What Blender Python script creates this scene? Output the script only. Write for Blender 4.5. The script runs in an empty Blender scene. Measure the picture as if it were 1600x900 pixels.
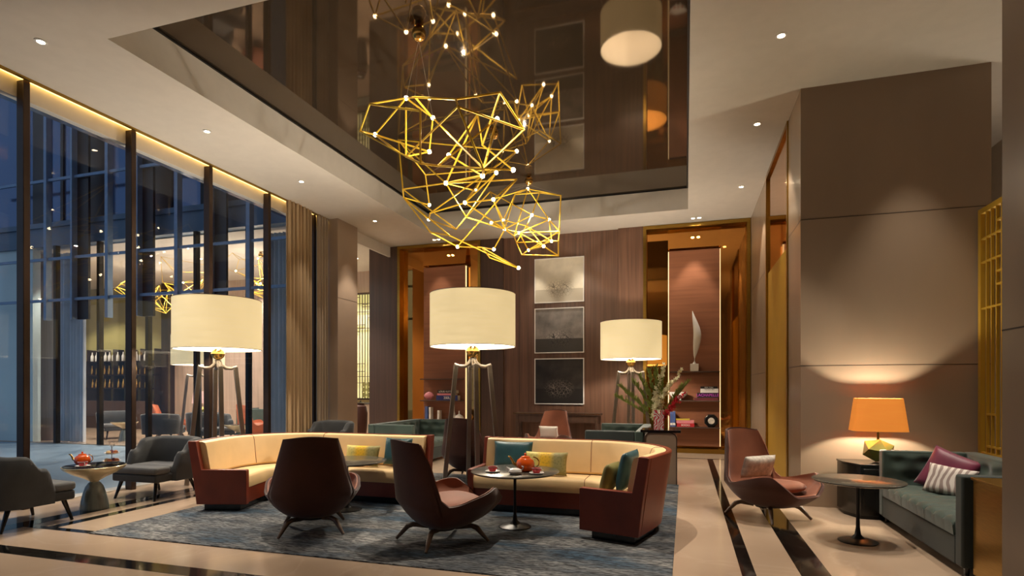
import bpy, bmesh, math, random
from mathutils import Vector, Matrix
random.seed(7)
C = bpy.context.scene.collection
PI = math.pi
def sl(c):
    return tuple(((x/255)/12.92 if x/255 <= .04045 else ((x/255+.055)/1.055)**2.4) for x in c)
# ------------------------------------------------------------------ materials
def nodes(name):
    m = bpy.data.materials.new(name); m.use_nodes = True
    nt = m.node_tree; b = nt.nodes['Principled BSDF']
    return m, nt, b
def noise_ramp(nt, scale, c1, c2, stretch=(1,1,1), detail=4, coord='Object', lo=.35, hi=.65):
    tc = nt.nodes.new('ShaderNodeTexCoord'); mp = nt.nodes.new('ShaderNodeMapping')
    mp.inputs['Scale'].default_value = stretch
    n = nt.nodes.new('ShaderNodeTexNoise'); n.inputs['Scale'].default_value = scale; n.inputs['Detail'].default_value = detail
    r = nt.nodes.new('ShaderNodeValToRGB')
    r.color_ramp.elements[0].position = lo; r.color_ramp.elements[1].position = hi
    r.color_ramp.elements[0].color = (*c1, 1); r.color_ramp.elements[1].color = (*c2, 1)
    nt.links.new(tc.outputs[coord], mp.inputs[0]); nt.links.new(mp.outputs[0], n.inputs['Vector'])
    nt.links.new(n.outputs['Fac'], r.inputs[0])
    return r, n, mp
def mat(name, col, rough=.5, metal=0, var=.12, scale=6, stretch=(1,1,1), bump=0, bscale=80, sheen=0, spec=.5, coat=0, coord='Object'):
    m, nt, b = nodes(name); c = sl(col)
    r, n, mp = noise_ramp(nt, scale, tuple(x*(1-var) for x in c), tuple(min(1, x*(1+var)) for x in c), stretch, coord=coord)
    nt.links.new(r.outputs[0], b.inputs['Base Color'])
    b.inputs['Roughness'].default_value = rough; b.inputs['Metallic'].default_value = metal
    b.inputs['Specular IOR Level'].default_value = spec
    if sheen: b.inputs['Sheen Weight'].default_value = sheen; b.inputs['Sheen Roughness'].default_value = .4
    if coat: b.inputs['Coat Weight'].default_value = coat; b.inputs['Coat Roughness'].default_value = .08
    if bump:
        n2 = nt.nodes.new('ShaderNodeTexNoise'); n2.inputs['Scale'].default_value = bscale
        nt.links.new(mp.outputs[0], n2.inputs['Vector'])
        bp = nt.nodes.new('ShaderNodeBump'); bp.inputs['Strength'].default_value = bump; bp.inputs['Distance'].default_value = .01
        nt.links.new(n2.outputs['Fac'], bp.inputs['Height']); nt.links.new(bp.outputs[0], b.inputs['Normal'])
    return m
def emit(name, col, s, base=(200,190,170)):
    m, nt, b = nodes(name)
    b.inputs['Base Color'].default_value = (*sl(base), 1); b.inputs['Roughness'].default_value = .7
    b.inputs['Emission Color'].default_value = (*sl(col), 1); b.inputs['Emission Strength'].default_value = s
    return m
def fabric_shade(name, col, s, base):
    # linen drum with fine horizontal weave; glows evenly
    m, nt, b = nodes(name)
    r, n, mp = noise_ramp(nt, 3, tuple(x*.86 for x in sl(col)), sl(col), (1,1,14))
    nt.links.new(r.outputs[0], b.inputs['Emission Color']); b.inputs['Emission Strength'].default_value = s
    b.inputs['Base Color'].default_value = (*sl(base), 1); b.inputs['Roughness'].default_value = .8
    return m
def glass(name, tint=(1,1,1), lo=.03, hi=.30, rough=0):
    m = bpy.data.materials.new(name); m.use_nodes = True; nt = m.node_tree; nt.nodes.clear()
    o = nt.nodes.new('ShaderNodeOutputMaterial'); mx = nt.nodes.new('ShaderNodeMixShader')
    t = nt.nodes.new('ShaderNodeBsdfTransparent'); g = nt.nodes.new('ShaderNodeBsdfGlossy'); f = nt.nodes.new('ShaderNodeLayerWeight')
    mr = nt.nodes.new('ShaderNodeMapRange'); mr.inputs['To Min'].default_value = lo; mr.inputs['To Max'].default_value = hi; f.inputs[0].default_value = .25
    t.inputs[0].default_value = (*tint, 1); g.inputs['Roughness'].default_value = rough
    nt.links.new(f.outputs['Facing'], mr.inputs['Value']); nt.links.new(mr.outputs[0], mx.inputs[0]); nt.links.new(t.outputs[0], mx.inputs[1]); nt.links.new(g.outputs[0], mx.inputs[2]); nt.links.new(mx.outputs[0], o.inputs[0])
    return m
def marble(name, c1, c2, vein, rough, scale=1.2, veins=.5):
    m, nt, b = nodes(name)
    r, n, mp = noise_ramp(nt, scale, sl(c1), sl(c2), (1,1,1), 5, 'Object', .3, .7)
    w = nt.nodes.new('ShaderNodeTexNoise'); w.inputs['Scale'].default_value = scale*.8; w.inputs['Detail'].default_value = 8; w.inputs['Distortion'].default_value = 1.5
    nt.links.new(mp.outputs[0], w.inputs['Vector'])
    vr = nt.nodes.new('ShaderNodeValToRGB'); e = vr.color_ramp.elements
    e[0].position = .485; e[0].color = (0,0,0,1); e[1].position = .5; e[1].color = (1,1,1,1)
    x = e.new(.515); x.color = (0,0,0,1)
    nt.links.new(w.outputs['Fac'], vr.inputs[0])
    mul = nt.nodes.new('ShaderNodeMath'); mul.operation = 'MULTIPLY'; mul.inputs[1].default_value = veins
    nt.links.new(vr.outputs[0], mul.inputs[0])
    mx = nt.nodes.new('ShaderNodeMixRGB'); mx.inputs[2].default_value = (*sl(vein), 1)
    nt.links.new(mul.outputs[0], mx.inputs[0]); nt.links.new(r.outputs[0], mx.inputs[1]); nt.links.new(mx.outputs[0], b.inputs['Base Color'])
    b.inputs['Roughness'].default_value = rough
    return m
M = {}
M['floor'] = marble('beige_marble', (178,152,128), (192,168,144), (205,182,160), .13, .7, .25)
M['floor_black'] = marble('black_marble', (14,14,13), (20,19,17), (70,64,54), .08, 1.5, .35)
M['ceiling'] = mat('ceiling_paint', (208,200,188), .85, var=.02)
M['mirror'] = mat('smoked_ceiling_mirror', (92,78,62), .04, .7, var=.05, scale=.4)
M['stone'] = mat('taupe_stone', (150,130,110), .24, 0, .06, 1.2, (1,1,.3), spec=.3)
M['stone2'] = mat('taupe_stone_matt', (150,130,112), .35, 0, .06, 1.2)
M['seam'] = mat('joint_dark', (60,48,38), .8)
def woodmat(name, c, rough=.35, var=.3, stretch=(9,9,.25), **k): return mat(name, c, rough, 0, var, 2.2, stretch, **k)
M['wood_dark'] = woodmat('dark_walnut', (74,54,44), .38, .16)
M['wood_wall'] = woodmat('walnut_panel', (104,74,58), .38, .22)
M['wood_niche'] = woodmat('niche_walnut', (138,88,62), .4, .12, (.3,.3,6))
M['wood_pink'] = woodmat('far_panel_wood', (176,152,134), .5, .12)
M['bronze_mirror'] = mat('bronze_mirror', (212,148,76), .04, 1, var=.04, scale=.5)
M['gold'] = mat('brushed_gold', (166,132,62), .28, 1, .1, 8, (1,1,20))
M['goldwire'] = mat('gold_wire', (250,204,62), .35, .35, .04)
M['bronze'] = mat('dark_bronze', (58,44,36), .35, .6, .1)
M['black_metal'] = mat('black_metal', (24,24,26), .35, .5, .1)
M['blue_metal'] = mat('blue_grey_metal', (116,138,164), .45, .3, .08)
M['facade'] = mat('facade_band', (92,112,132), .5, .1, .06, 1)
M['facade_glass'] = mat('dusk_facade_glass', (92,112,146), .12, .55, .05, .5)
M['facade_dark'] = mat('facade_dark_panel', (20,24,32), .4, 0, .1)
M['courtyard'] = mat('courtyard_paving', (128,148,164), .35, 0, .05, .8)
M['teal_wall'] = mat('teal_grey_panel', (196,212,210), .35, 0, .06, .5)
M['leather'] = mat('sofa_rust_leather', (118,46,24), .42, 0, .15, 3, bump=.05, bscale=200)
M['cream'] = mat('cream_upholstery', (226,192,140), .62, 0, .04, 4, bump=.05, bscale=250)
M['suede'] = mat('brown_suede', (68,31,18), .75, 0, .16, 3, sheen=.25, bump=.05, bscale=250)
M['suede_in'] = mat('cognac_suede', (140,82,56), .7, 0, .14, 3, sheen=.3, bump=.05, bscale=250)
M['walnut_leg'] = woodmat('walnut_leg', (92,70,54), .45)
M['velvet_grey'] = mat('charcoal_velvet', (44,45,46), .8, 0, .18, 4, sheen=.25, bump=.08, bscale=200)
M['velvet_grey_lit'] = mat('charcoal_velvet_lit', (84,84,84), .8, 0, .12, 4, sheen=.3)  # charcoal velvet made lighter: light falling on the seat put into the colour
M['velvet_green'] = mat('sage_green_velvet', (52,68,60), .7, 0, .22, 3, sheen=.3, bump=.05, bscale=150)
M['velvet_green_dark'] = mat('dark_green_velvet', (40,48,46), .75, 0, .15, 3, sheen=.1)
M['teal'] = mat('teal_satin', (44,82,88), .42, 0, .18, 8, bump=.15, bscale=14)
M['burgundy'] = mat('burgundy_satin', (110,34,62), .45, 0, .12, 6, sheen=.3)
M['olive'] = mat('olive_fabric', (112,104,50), .7, 0, .15, 6)
M['nickel'] = mat('antique_nickel', (140,130,120), .28, .6, .06)
M['brass'] = mat('polished_brass', (200,160,90), .2, 1, .05)
M['dark_top'] = marble('dark_stone_top', (62,60,54), (84,80,72), (140,126,104), .22, 4, .3)
M['black_top'] = mat('black_glass_top', (18,18,20), .08, 0, .05)
M['amber_glass'] = mat('champagne_bowl', (214,202,168), .2, .4, .06)
M['smoke_bell'] = mat('smoked_bell_base', (120,128,124), .15, .3, .3, 3, (5,5,.3))
M['orange'] = mat('orange_glaze', (232,92,20), .14, 0, .12, 12, coat=.6)
M['red'] = mat('red_glaze', (200,40,44), .2, 0, .05, coat=.4)
M['white'] = mat('white_porcelain', (232,228,222), .25, 0, .03)
M['white_fabric'] = mat('white_fabric', (226,216,204), .8, 0, .05)
M['black'] = mat('black_lacquer', (20,19,18), .2, 0, .1)
M['green_leaf'] = mat('leaf_green', (140,152,70), .55, 0, .3, 20)
M['orchid'] = mat('cream_orchid', (250,238,196), .55, 0, .12, 30)
M['red_petal'] = mat('red_petal', (214,26,50), .5, 0, .25, 30)
M['cake'] = mat('cake_brown', (170,100,60), .7, 0, .4, 60)
M['sheer'] = mat('sheer_drape', (150,132,112), .8, 0, .06, 1)
M['drape'] = mat('brown_drape', (158,132,98), .85, 0, .12, 2, (1,1,.3), sheen=.2)
M['drape_blue'] = mat('blue_grey_drape', (200,206,212), .85, 0, .08, 2)
M['olive_wall'] = mat('olive_far_wall', (150,140,84), .6, 0, .15, .6)
M['cream_wall'] = mat('cream_plaster', (186,172,152), .8, 0, .03)
M['orange_chair'] = mat('orange_leather', (186,104,68), .55, 0, .1)
M['glass'] = glass('window_glass', (.96,.97,.98), .012, .14)
M['vase_glass'] = glass('clear_glass', (.96,.9,.9), .06)
M['facet'] = mat('faceted_gold_green', (128,128,60), .3, .35, .06)
M['cove'] = emit('cove_led', (255,206,110), 5)
M['led'] = emit('niche_led', (255,216,150), 1.5)
M['lens'] = emit('downlight_lens', (255,232,190), 60)
M['bulb'] = emit('chandelier_bulb', (255,228,180), 45)
M['shade'] = fabric_shade('cream_drum_shade', (252,224,164), .74, (210,195,165))
M['shade_orange'] = fabric_shade('orange_shade', (240,146,52), .56, (200,110,40))
M['shade_inner'] = emit('shade_lining', (255,240,205), 1.1)
M['shade_pink'] = fabric_shade('pink_shade', (226,190,176), .5, (190,150,140))
M['gold_satin'] = mat('satin_gold', (190,150,48), .45, .45, .06, 2)
M['backlit'] = emit('backlit_screen', (220,206,120), .9)

def rug_material():
    m, nt, b = nodes('blue_grey_woven_rug')
    r1, n1, mp = noise_ramp(nt, 1.6, sl((54,60,68)), sl((108,108,108)), (.7,2.4,1), 6, 'Object', .36, .68); mp.inputs['Rotation'].default_value = (0,0,.6)
    n2 = nt.nodes.new('ShaderNodeTexNoise'); n2.inputs['Scale'].default_value = 1.1; n2.inputs['Detail'].default_value = 3
    nt.links.new(mp.outputs[0], n2.inputs['Vector'])
    r2 = nt.nodes.new('ShaderNodeValToRGB'); r2.color_ramp.elements[0].position = .5; r2.color_ramp.elements[1].position = .62
    nt.links.new(n2.outputs['Fac'], r2.inputs[0])
    mx = nt.nodes.new('ShaderNodeMixRGB'); mx.inputs[2].default_value = (*sl((38,56,72)), 1)
    nt.links.new(r2.outputs[0], mx.inputs[0]); nt.links.new(r1.outputs[0], mx.inputs[1])
    n3 = nt.nodes.new('ShaderNodeTexNoise'); n3.inputs['Scale'].default_value = 30; n3.inputs['Detail'].default_value = 2
    mp3 = nt.nodes.new('ShaderNodeMapping'); mp3.inputs['Scale'].default_value = (.42,2.6,1); n3.inputs['Distortion'].default_value = .6; mp3.inputs['Rotation'].default_value = (0,0,.6)
    tc = nt.nodes.new('ShaderNodeTexCoord'); nt.links.new(tc.outputs['Object'], mp3.inputs[0]); nt.links.new(mp3.outputs[0], n3.inputs['Vector'])
    r3 = nt.nodes.new('ShaderNodeValToRGB'); r3.color_ramp.elements[0].position = .42; r3.color_ramp.elements[0].color = (.25,.25,.27,1)
    r3.color_ramp.elements[1].position = .60; r3.color_ramp.elements[1].color = (1.9,1.85,1.75,1)
    nt.links.new(n3.outputs['Fac'], r3.inputs[0])
    m2 = nt.nodes.new('ShaderNodeMixRGB'); m2.blend_type = 'MULTIPLY'; m2.inputs[0].default_value = 1
    nt.links.new(mx.outputs[0], m2.inputs[1]); nt.links.new(r3.outputs[0], m2.inputs[2]); nt.links.new(m2.outputs[0], b.inputs['Base Color'])
    b.inputs['Roughness'].default_value = .95
    bp = nt.nodes.new('ShaderNodeBump'); bp.inputs['Strength'].default_value = .4; bp.inputs['Distance'].default_value = .01
    nt.links.new(n3.outputs['Fac'], bp.inputs['Height']); nt.links.new(bp.outputs[0], b.inputs['Normal'])
    return m
M['rug'] = rug_material()
def yellow_pattern():
    m, nt, b = nodes('yellow_damask')
    tc = nt.nodes.new('ShaderNodeTexCoord'); sp = nt.nodes.new('ShaderNodeSeparateXYZ'); nt.links.new(tc.outputs['Object'], sp.inputs[0])
    r = nt.nodes.new('ShaderNodeValToRGB'); e = r.color_ramp.elements
    e[0].position = 0; e[0].color = (*sl((206,190,96)),1); e[1].position = 1; e[1].color = (*sl((150,140,84)),1)
    for p, c in ((.3,(214,196,110)),(.42,(238,186,30)),(.58,(226,178,40)),(.7,(150,142,90))):
        x = e.new(p); x.color = (*sl(c),1)
    ad = nt.nodes.new('ShaderNodeMath'); ad.operation = 'MULTIPLY_ADD'; ad.inputs[1].default_value = 1.7; ad.inputs[2].default_value = .5
    nt.links.new(sp.outputs['X'], ad.inputs[0]); nt.links.new(ad.outputs[0], r.inputs[0])
    v = nt.nodes.new('ShaderNodeTexVoronoi'); v.inputs['Scale'].default_value = 34
    nt.links.new(tc.outputs['Object'], v.inputs['Vector'])
    vr = nt.nodes.new('ShaderNodeValToRGB'); vr.color_ramp.elements[0].position = .2; vr.color_ramp.elements[0].color = (.72,.74,.7,1); vr.color_ramp.elements[1].position = .5
    nt.links.new(v.outputs['Distance'], vr.inputs[0])
    mx = nt.nodes.new('ShaderNodeMixRGB'); mx.blend_type = 'MULTIPLY'; mx.inputs[0].default_value = .9
    nt.links.new(r.outputs[0], mx.inputs[1]); nt.links.new(vr.outputs[0], mx.inputs[2]); nt.links.new(mx.outputs[0], b.inputs['Base Color'])
    b.inputs['Roughness'].default_value = .6
    return m
M['yellow'] = yellow_pattern()
def wave_fabric(name, c1, c2, scale, dist, kind='BANDS'):
    m, nt, b = nodes(name)
    tc = nt.nodes.new('ShaderNodeTexCoord'); w = nt.nodes.new('ShaderNodeTexWave'); w.wave_type = kind
    w.inputs['Scale'].default_value = scale; w.inputs['Distortion'].default_value = dist; w.inputs['Detail'].default_value = 1.5
    r = nt.nodes.new('ShaderNodeValToRGB'); r.color_ramp.elements[0].position = .45; r.color_ramp.elements[1].position = .6
    r.color_ramp.elements[0].color = (*sl(c1),1); r.color_ramp.elements[1].color = (*sl(c2),1)
    nt.links.new(tc.outputs['Object'], w.inputs['Vector']); nt.links.new(w.outputs['Fac'], r.inputs[0]); nt.links.new(r.outputs[0], b.inputs['Base Color'])
    b.inputs['Roughness'].default_value = .75
    return m
M['zebra'] = wave_fabric('striped_ivory', (216,206,198), (150,132,126), 5.5, 6)
M['ikat'] = mat('silver_ikat', (196,188,176), .6, 0, .22, 22)
def picture_mat(name, sky1, sky2, ground, scrub, hz=-.12, emis=0):
    # black-and-white landscape: sky, horizon line and a tangle of brush
    m, nt, b = nodes(name)
    tc = nt.nodes.new('ShaderNodeTexCoord'); sp = nt.nodes.new('ShaderNodeSeparateXYZ'); nt.links.new(tc.outputs['Object'], sp.inputs[0])
    n = nt.nodes.new('ShaderNodeTexNoise'); n.inputs['Scale'].default_value = 2.2; n.inputs['Detail'].default_value = 5
    nt.links.new(tc.outputs['Object'], n.inputs['Vector'])
    r = nt.nodes.new('ShaderNodeValToRGB'); r.color_ramp.elements[0].color = (*sl(sky1),1); r.color_ramp.elements[1].color = (*sl(sky2),1)
    r.color_ramp.elements[0].position = .35; r.color_ramp.elements[1].position = .65
    nt.links.new(n.outputs['Fac'], r.inputs[0])
    gt = nt.nodes.new('ShaderNodeMath'); gt.operation = 'LESS_THAN'; gt.inputs[1].default_value = hz
    nt.links.new(sp.outputs['Z'], gt.inputs[0])
    mx = nt.nodes.new('ShaderNodeMixRGB'); mx.inputs[2].default_value = (*sl(ground),1)
    nt.links.new(gt.outputs[0], mx.inputs[0]); nt.links.new(r.outputs[0], mx.inputs[1])
    # brush blob
    mp = nt.nodes.new('ShaderNodeMapping'); mp.inputs['Location'].default_value = (0,0,-hz*3.2); mp.inputs['Scale'].default_value = (2.1,1,3.2)
    nt.links.new(tc.outputs['Object'], mp.inputs[0])
    ln = nt.nodes.new('ShaderNodeVectorMath'); ln.operation = 'LENGTH'; nt.links.new(mp.outputs[0], ln.inputs[0])
    br = nt.nodes.new('ShaderNodeValToRGB'); br.color_ramp.elements[0].position = .45; br.color_ramp.elements[0].color = (1,1,1,1); br.color_ramp.elements[1].position = .85; br.color_ramp.elements[1].color = (0,0,0,1)
    nt.links.new(ln.outputs['Value'], br.inputs[0])
    v = nt.nodes.new('ShaderNodeTexVoronoi'); v.feature = 'DISTANCE_TO_EDGE'; v.inputs['Scale'].default_value = 16
    nt.links.new(tc.outputs['Object'], v.inputs['Vector'])
    lt = nt.nodes.new('ShaderNodeMath'); lt.operation = 'LESS_THAN'; lt.inputs[1].default_value = .045; nt.links.new(v.outputs['Distance'], lt.inputs[0])
    mu = nt.nodes.new('ShaderNodeMath'); mu.operation = 'MULTIPLY'; nt.links.new(lt.outputs[0], mu.inputs[0]); nt.links.new(br.outputs[0], mu.inputs[1])
    m3 = nt.nodes.new('ShaderNodeMixRGB'); m3.inputs[2].default_value = (*sl(scrub),1)
    nt.links.new(mu.outputs[0], m3.inputs[0]); nt.links.new(mx.outputs[0], m3.inputs[1]); nt.links.new(m3.outputs[0], b.inputs['Base Color'])
    b.inputs['Roughness'].default_value = .35
    return m
M['pic1'] = picture_mat('misty_print', (206,196,176), (232,222,200), (190,180,160), (140,130,112), -.22)
M['pic2'] = picture_mat('grey_print', (96,90,86), (150,142,136), (62,58,54), (28,26,26), -.2)
M['pic3'] = picture_mat('night_print', (20,18,18), (60,54,52), (26,23,22), (120,112,106), -.18)

# ------------------------------------------------------------------ mesh builder
class G:
    def __init__(s): s.v = []; s.f = []
    def add(s, vs, fs):
        o = len(s.v); s.v += [tuple(v) for v in vs]; s.f += [tuple(i+o for i in f) for f in fs]; return s
    def box(s, x0,x1,y0,y1,z0,z1):
        return s.add([(x0,y0,z0),(x1,y0,z0),(x1,y1,z0),(x0,y1,z0),(x0,y0,z1),(x1,y0,z1),(x1,y1,z1),(x0,y1,z1)],
                     [(0,3,2,1),(4,5,6,7),(0,1,5,4),(1,2,6,5),(2,3,7,6),(3,0,4,7)])
    def prism(s, poly, z0, z1):
        n = len(poly)
        return s.add([(x,y,z0) for x,y in poly]+[(x,y,z1) for x,y in poly], [tuple(range(n))[::-1], tuple(range(n,2*n))]+[(i,(i+1)%n,n+(i+1)%n,n+i) for i in range(n)])
    def lathe(s, prof, n=32, cx=0, cy=0, a0=0, cap=True, sx=1, sy=1):
        vs = []; fs = []
        for r, z in prof:
            for k in range(n):
                a = a0+2*PI*k/n; vs.append((cx+r*sx*math.cos(a), cy+r*sy*math.sin(a), z))
        for j in range(len(prof)-1):
            for k in range(n):
                k2 = (k+1)%n; fs.append((j*n+k, j*n+k2, (j+1)*n+k2, (j+1)*n+k))
        if cap: fs.append(tuple(range(n))[::-1]); fs.append(tuple((len(prof)-1)*n+k for k in range(n)))
        return s.add(vs, fs)
    def loft(s, rings, cap=True, closed=True):
        n = len(rings[0]); vs = [p for r in rings for p in r]; fs = []
        for j in range(len(rings)-1):
            for k in range(n if closed else n-1):
                k2 = (k+1)%n; fs.append((j*n+k, j*n+k2, (j+1)*n+k2, (j+1)*n+k))
        if cap: fs.append(tuple(range(n))[::-1]); fs.append(tuple((len(rings)-1)*n+k for k in range(n)))
        return s.add(vs, fs)
    def tube(s, pts, r, n=8, a0=0, closed=False):
        pts = [Vector(p) for p in pts]; m = len(pts); rings = []
        up = Vector((0,0,1)); prev = None
        for i, p in enumerate(pts):
            if closed: t = (pts[(i+1)%m]-pts[i-1]).normalized()
            else: t = (pts[min(i+1,m-1)]-pts[max(i-1,0)]).normalized()
            if prev is None:
                u = t.cross(up) if abs(t.z) < .95 else t.cross(Vector((1,0,0)))
                u.normalize()
            else: u = (prev - t*prev.dot(t)).normalized()
            prev = u; w = t.cross(u)
            rr = r[i] if isinstance(r, (list,tuple)) else r
            rings.append([p+rr*(math.cos(a0+2*PI*k/n)*u+math.sin(a0+2*PI*k/n)*w) for k in range(n)])
        if closed: rings.append(rings[0]); return s.loft(rings, False)
        return s.loft(rings)
    def bar(s, a, b, w, d=None):   # rectangular bar between two points
        return s.tube([a,b], w*.7071, 4, PI/4)
    def ball(s, c, r, n=16, sz=1):
        prof = [(max(r*math.sin(PI*j/(n//2)),.0002), c[2]-r*sz*math.cos(PI*j/(n//2))) for j in range(n//2+1)]
        return s.lathe(prof, n, c[0], c[1])
    def build(s, name, m, parent=None, loc=None, rot=None, bev=0, seg=2, smooth=35, sub=0, thick=0, kind=None, mesh=True):
        me = bpy.data.meshes.new(name); me.from_pydata(s.v, [], s.f); me.update()
        bm = bmesh.new(); bm.from_mesh(me); bmesh.ops.remove_doubles(bm, verts=bm.verts, dist=1e-5)
        bmesh.ops.recalc_face_normals(bm, faces=bm.faces)
        for f in bm.faces: f.smooth = smooth > 0
        for e in bm.edges:
            if len(e.link_faces) != 2 or e.calc_face_angle(0) > math.radians(smooth): e.smooth = False
        bm.to_mesh(me); bm.free()
        me.materials.append(M[m] if isinstance(m, str) else m)
        o = bpy.data.objects.new(name, me); C.objects.link(o)
        if parent: o.parent = parent
        if loc: o.location = loc
        if rot: o.rotation_euler = rot
        if thick:
            md = o.modifiers.new('t','SOLIDIFY'); md.thickness = thick; md.offset = 0
        if bev:
            md = o.modifiers.new('b','BEVEL'); md.width = bev; md.segments = seg; md.limit_method = 'ANGLE'; md.angle_limit = math.radians(40)
            for p in me.polygons: p.use_smooth = True
            md.harden_normals = False
        if sub:
            md = o.modifiers.new('s','SUBSURF'); md.levels = sub; md.render_levels = sub
        if kind: o['kind'] = kind
        return o
def tag(o, label, cat, group=None, kind=None):
    o['label'] = label; o['category'] = cat
    if group: o['group'] = group
    if kind: o['kind'] = kind
    return o
def thing(name, loc, rz, label, cat, group=None):
    o = bpy.data.objects.new(name, None); C.objects.link(o); o.location = loc; o.rotation_euler = (0,0,rz)
    o.empty_display_size = .1
    return tag(o, label, cat, group)
def struct(name, g, m, **k): return g.build(name, m, kind='structure', **k)
def dup(root, loc=None, rz=None, label=None, group=None, scale=None):
    def cp(o, par):
        c = o.copy(); C.objects.link(c); c.parent = par
        for ch in list(KIDS(o)): cp(ch, c)
        return c
    r = cp(root, None)
    if loc is not None: r.location = loc
    if rz is not None: r.rotation_euler = (0,0,rz)
    if label: r['label'] = label
    if group: r['group'] = group
    if scale: r.scale = (scale,)*3
    return r
def KIDS(o): return list(o.children)
def box(x0,x1,y0,y1,z0,z1): return G().box(x0,x1,y0,y1,z0,z1)
def head(hx, hy): return math.atan2(-hx, hy)   # rotation for a thing modelled facing +Y
def light(name, kind, loc, energy, col, parent=None, rot=None, **k):
    l = bpy.data.lights.new(name, kind); l.energy = energy; l.color = col
    for a, b in k.items(): setattr(l, a, b)
    o = bpy.data.objects.new(name, l); C.objects.link(o); o.location = loc
    if rot: o.rotation_euler = rot
    if parent: o.parent = parent
    return o
WARM = (1.0,.89,.74); WARM2 = (1.0,.74,.44)
# ================================================================== THE SETTING
CZ = 5.27
g = box(-7.9,5.2,-3.2,16.4,-.12,0); g.box(-27.5,-7.9,11.0,16.4,-.12,0); struct('floor', g, 'floor')
struct('ground_courtyard', box(-30,-8.06,-6,10.98,-.14,-.02), 'courtyard')
g = box(-7.66,-5.98,-3.2,16.4,CZ,6.1); g.box(.05,5.2,-3.2,16.4,CZ,6.1); g.box(-5.98,.05,-3.2,4.57,CZ,6.1); g.box(-5.98,.05,12.54,16.4,CZ,6.1)
g.box(-5.98,.05,4.57,12.54,5.76,6.1); g.box(-27.5,-7.66,11.15,16.4,CZ,6.1)
struct('ceiling', g, 'ceiling')
struct('trim_1', box(-5.95,.02,4.6,12.51,5.735,5.757), 'mirror')                       # smoked mirror set in the ceiling recess
g = G()
for a in ((-5.979,-5.95,4.571,12.539),(.02,.049,4.571,12.539),(-5.95,.02,4.571,4.6),(-5.95,.02,12.51,12.539)): g.box(*a,5.71,5.757)
struct('trim_2', g, 'black_metal')
struct('trim_3', box(-7.70,-7.655,-3.2,10.93,5.245,5.275), 'gold')                       # bronze edge of the light cove
struct('trim_4', box(-7.838,-7.80,-3.2,10.93,5.30,5.37), 'cove')                        # cove strip light
g = box(-7.95,-7.84,-3.2,10.93,5.06,5.6); g.box(-7.84,-7.66,-3.2,10.93,5.55,5.6); struct('trim_5', g, 'ceiling')
# stripes and inlays in the floor
g = G()
g.box(-7.9,1.6,3.54,3.72,0,.0012); struct('trim_6', g, 'floor_black')
g = box(-7.04,-6.80,3.72,10.9,0,.0012); struct('trim_7', g, 'floor_black')
g = box(-6.56,-6.42,4.36,10.9,0,.0012); g.box(-6.8,-5.86,4.27,4.36,0,.0012); struct('trim_8', g, 'floor_black')
struct('trim_9', box(.43,.54,-3,12.46,0,.0012), 'floor_black')
struct('trim_10', box(.88,1.11,-3,12.3,0,.0012), 'floor_black')
struct('trim_11', box(-1.2,1.3,12.46,12.52,0,.0012), 'floor_black')
struct('trim_12', box(-8.06,-7.84,-3.2,10.9,-.1,.025), 'ceiling')                       # pale stone threshold under the glass

# ---- the glass wall on the left
w = bpy.data.objects.new('window_1', None); C.objects.link(w); w['kind'] = 'structure'; w.location = (-7.79,3,0)
ys = [-2.16,-.75,.66,2.07,3.48,4.89,6.30,7.71,9.13,10.54]
for y in ys: box(-.06,.065,y-3-.038,y-3+.038,0,5.26).build('mullion','bronze',w,bev=.006)
ys2 = [-3.1]+ys+[10.92]
for a, b in zip(ys2[:-1], ys2[1:]): box(-.075,-.063,a-3+.01,b-3-.01,.02,5.08).build('glass_pane','glass',w)
# ---- main walls
struct('wall_behind', box(-7.9,5.2,-3.4,-3.2,0,5.6), 'cream_wall')
struct('wall_right', box(4.6,4.8,-3.2,16.2,0,5.27), 'cream_wall')
struct('wall_back', box(-27.5,4.6,16.2,16.4,0,5.27), 'wood_pink')
struct('wall_far_left', box(-27.7,-27.5,11,16.4,0,5.27), 'olive_wall')
struct('trim_13', box(-27.4,-18.05,16.12,16.2,0,5.27), 'olive_wall')
struct('trim_14', box(-18.2,-17.9,15.9,16.2,0,5.27), 'bronze')
struct('trim_59', box(-9.35,-7.0,16.08,16.2,0,5.27), 'cream_wall')
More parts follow.
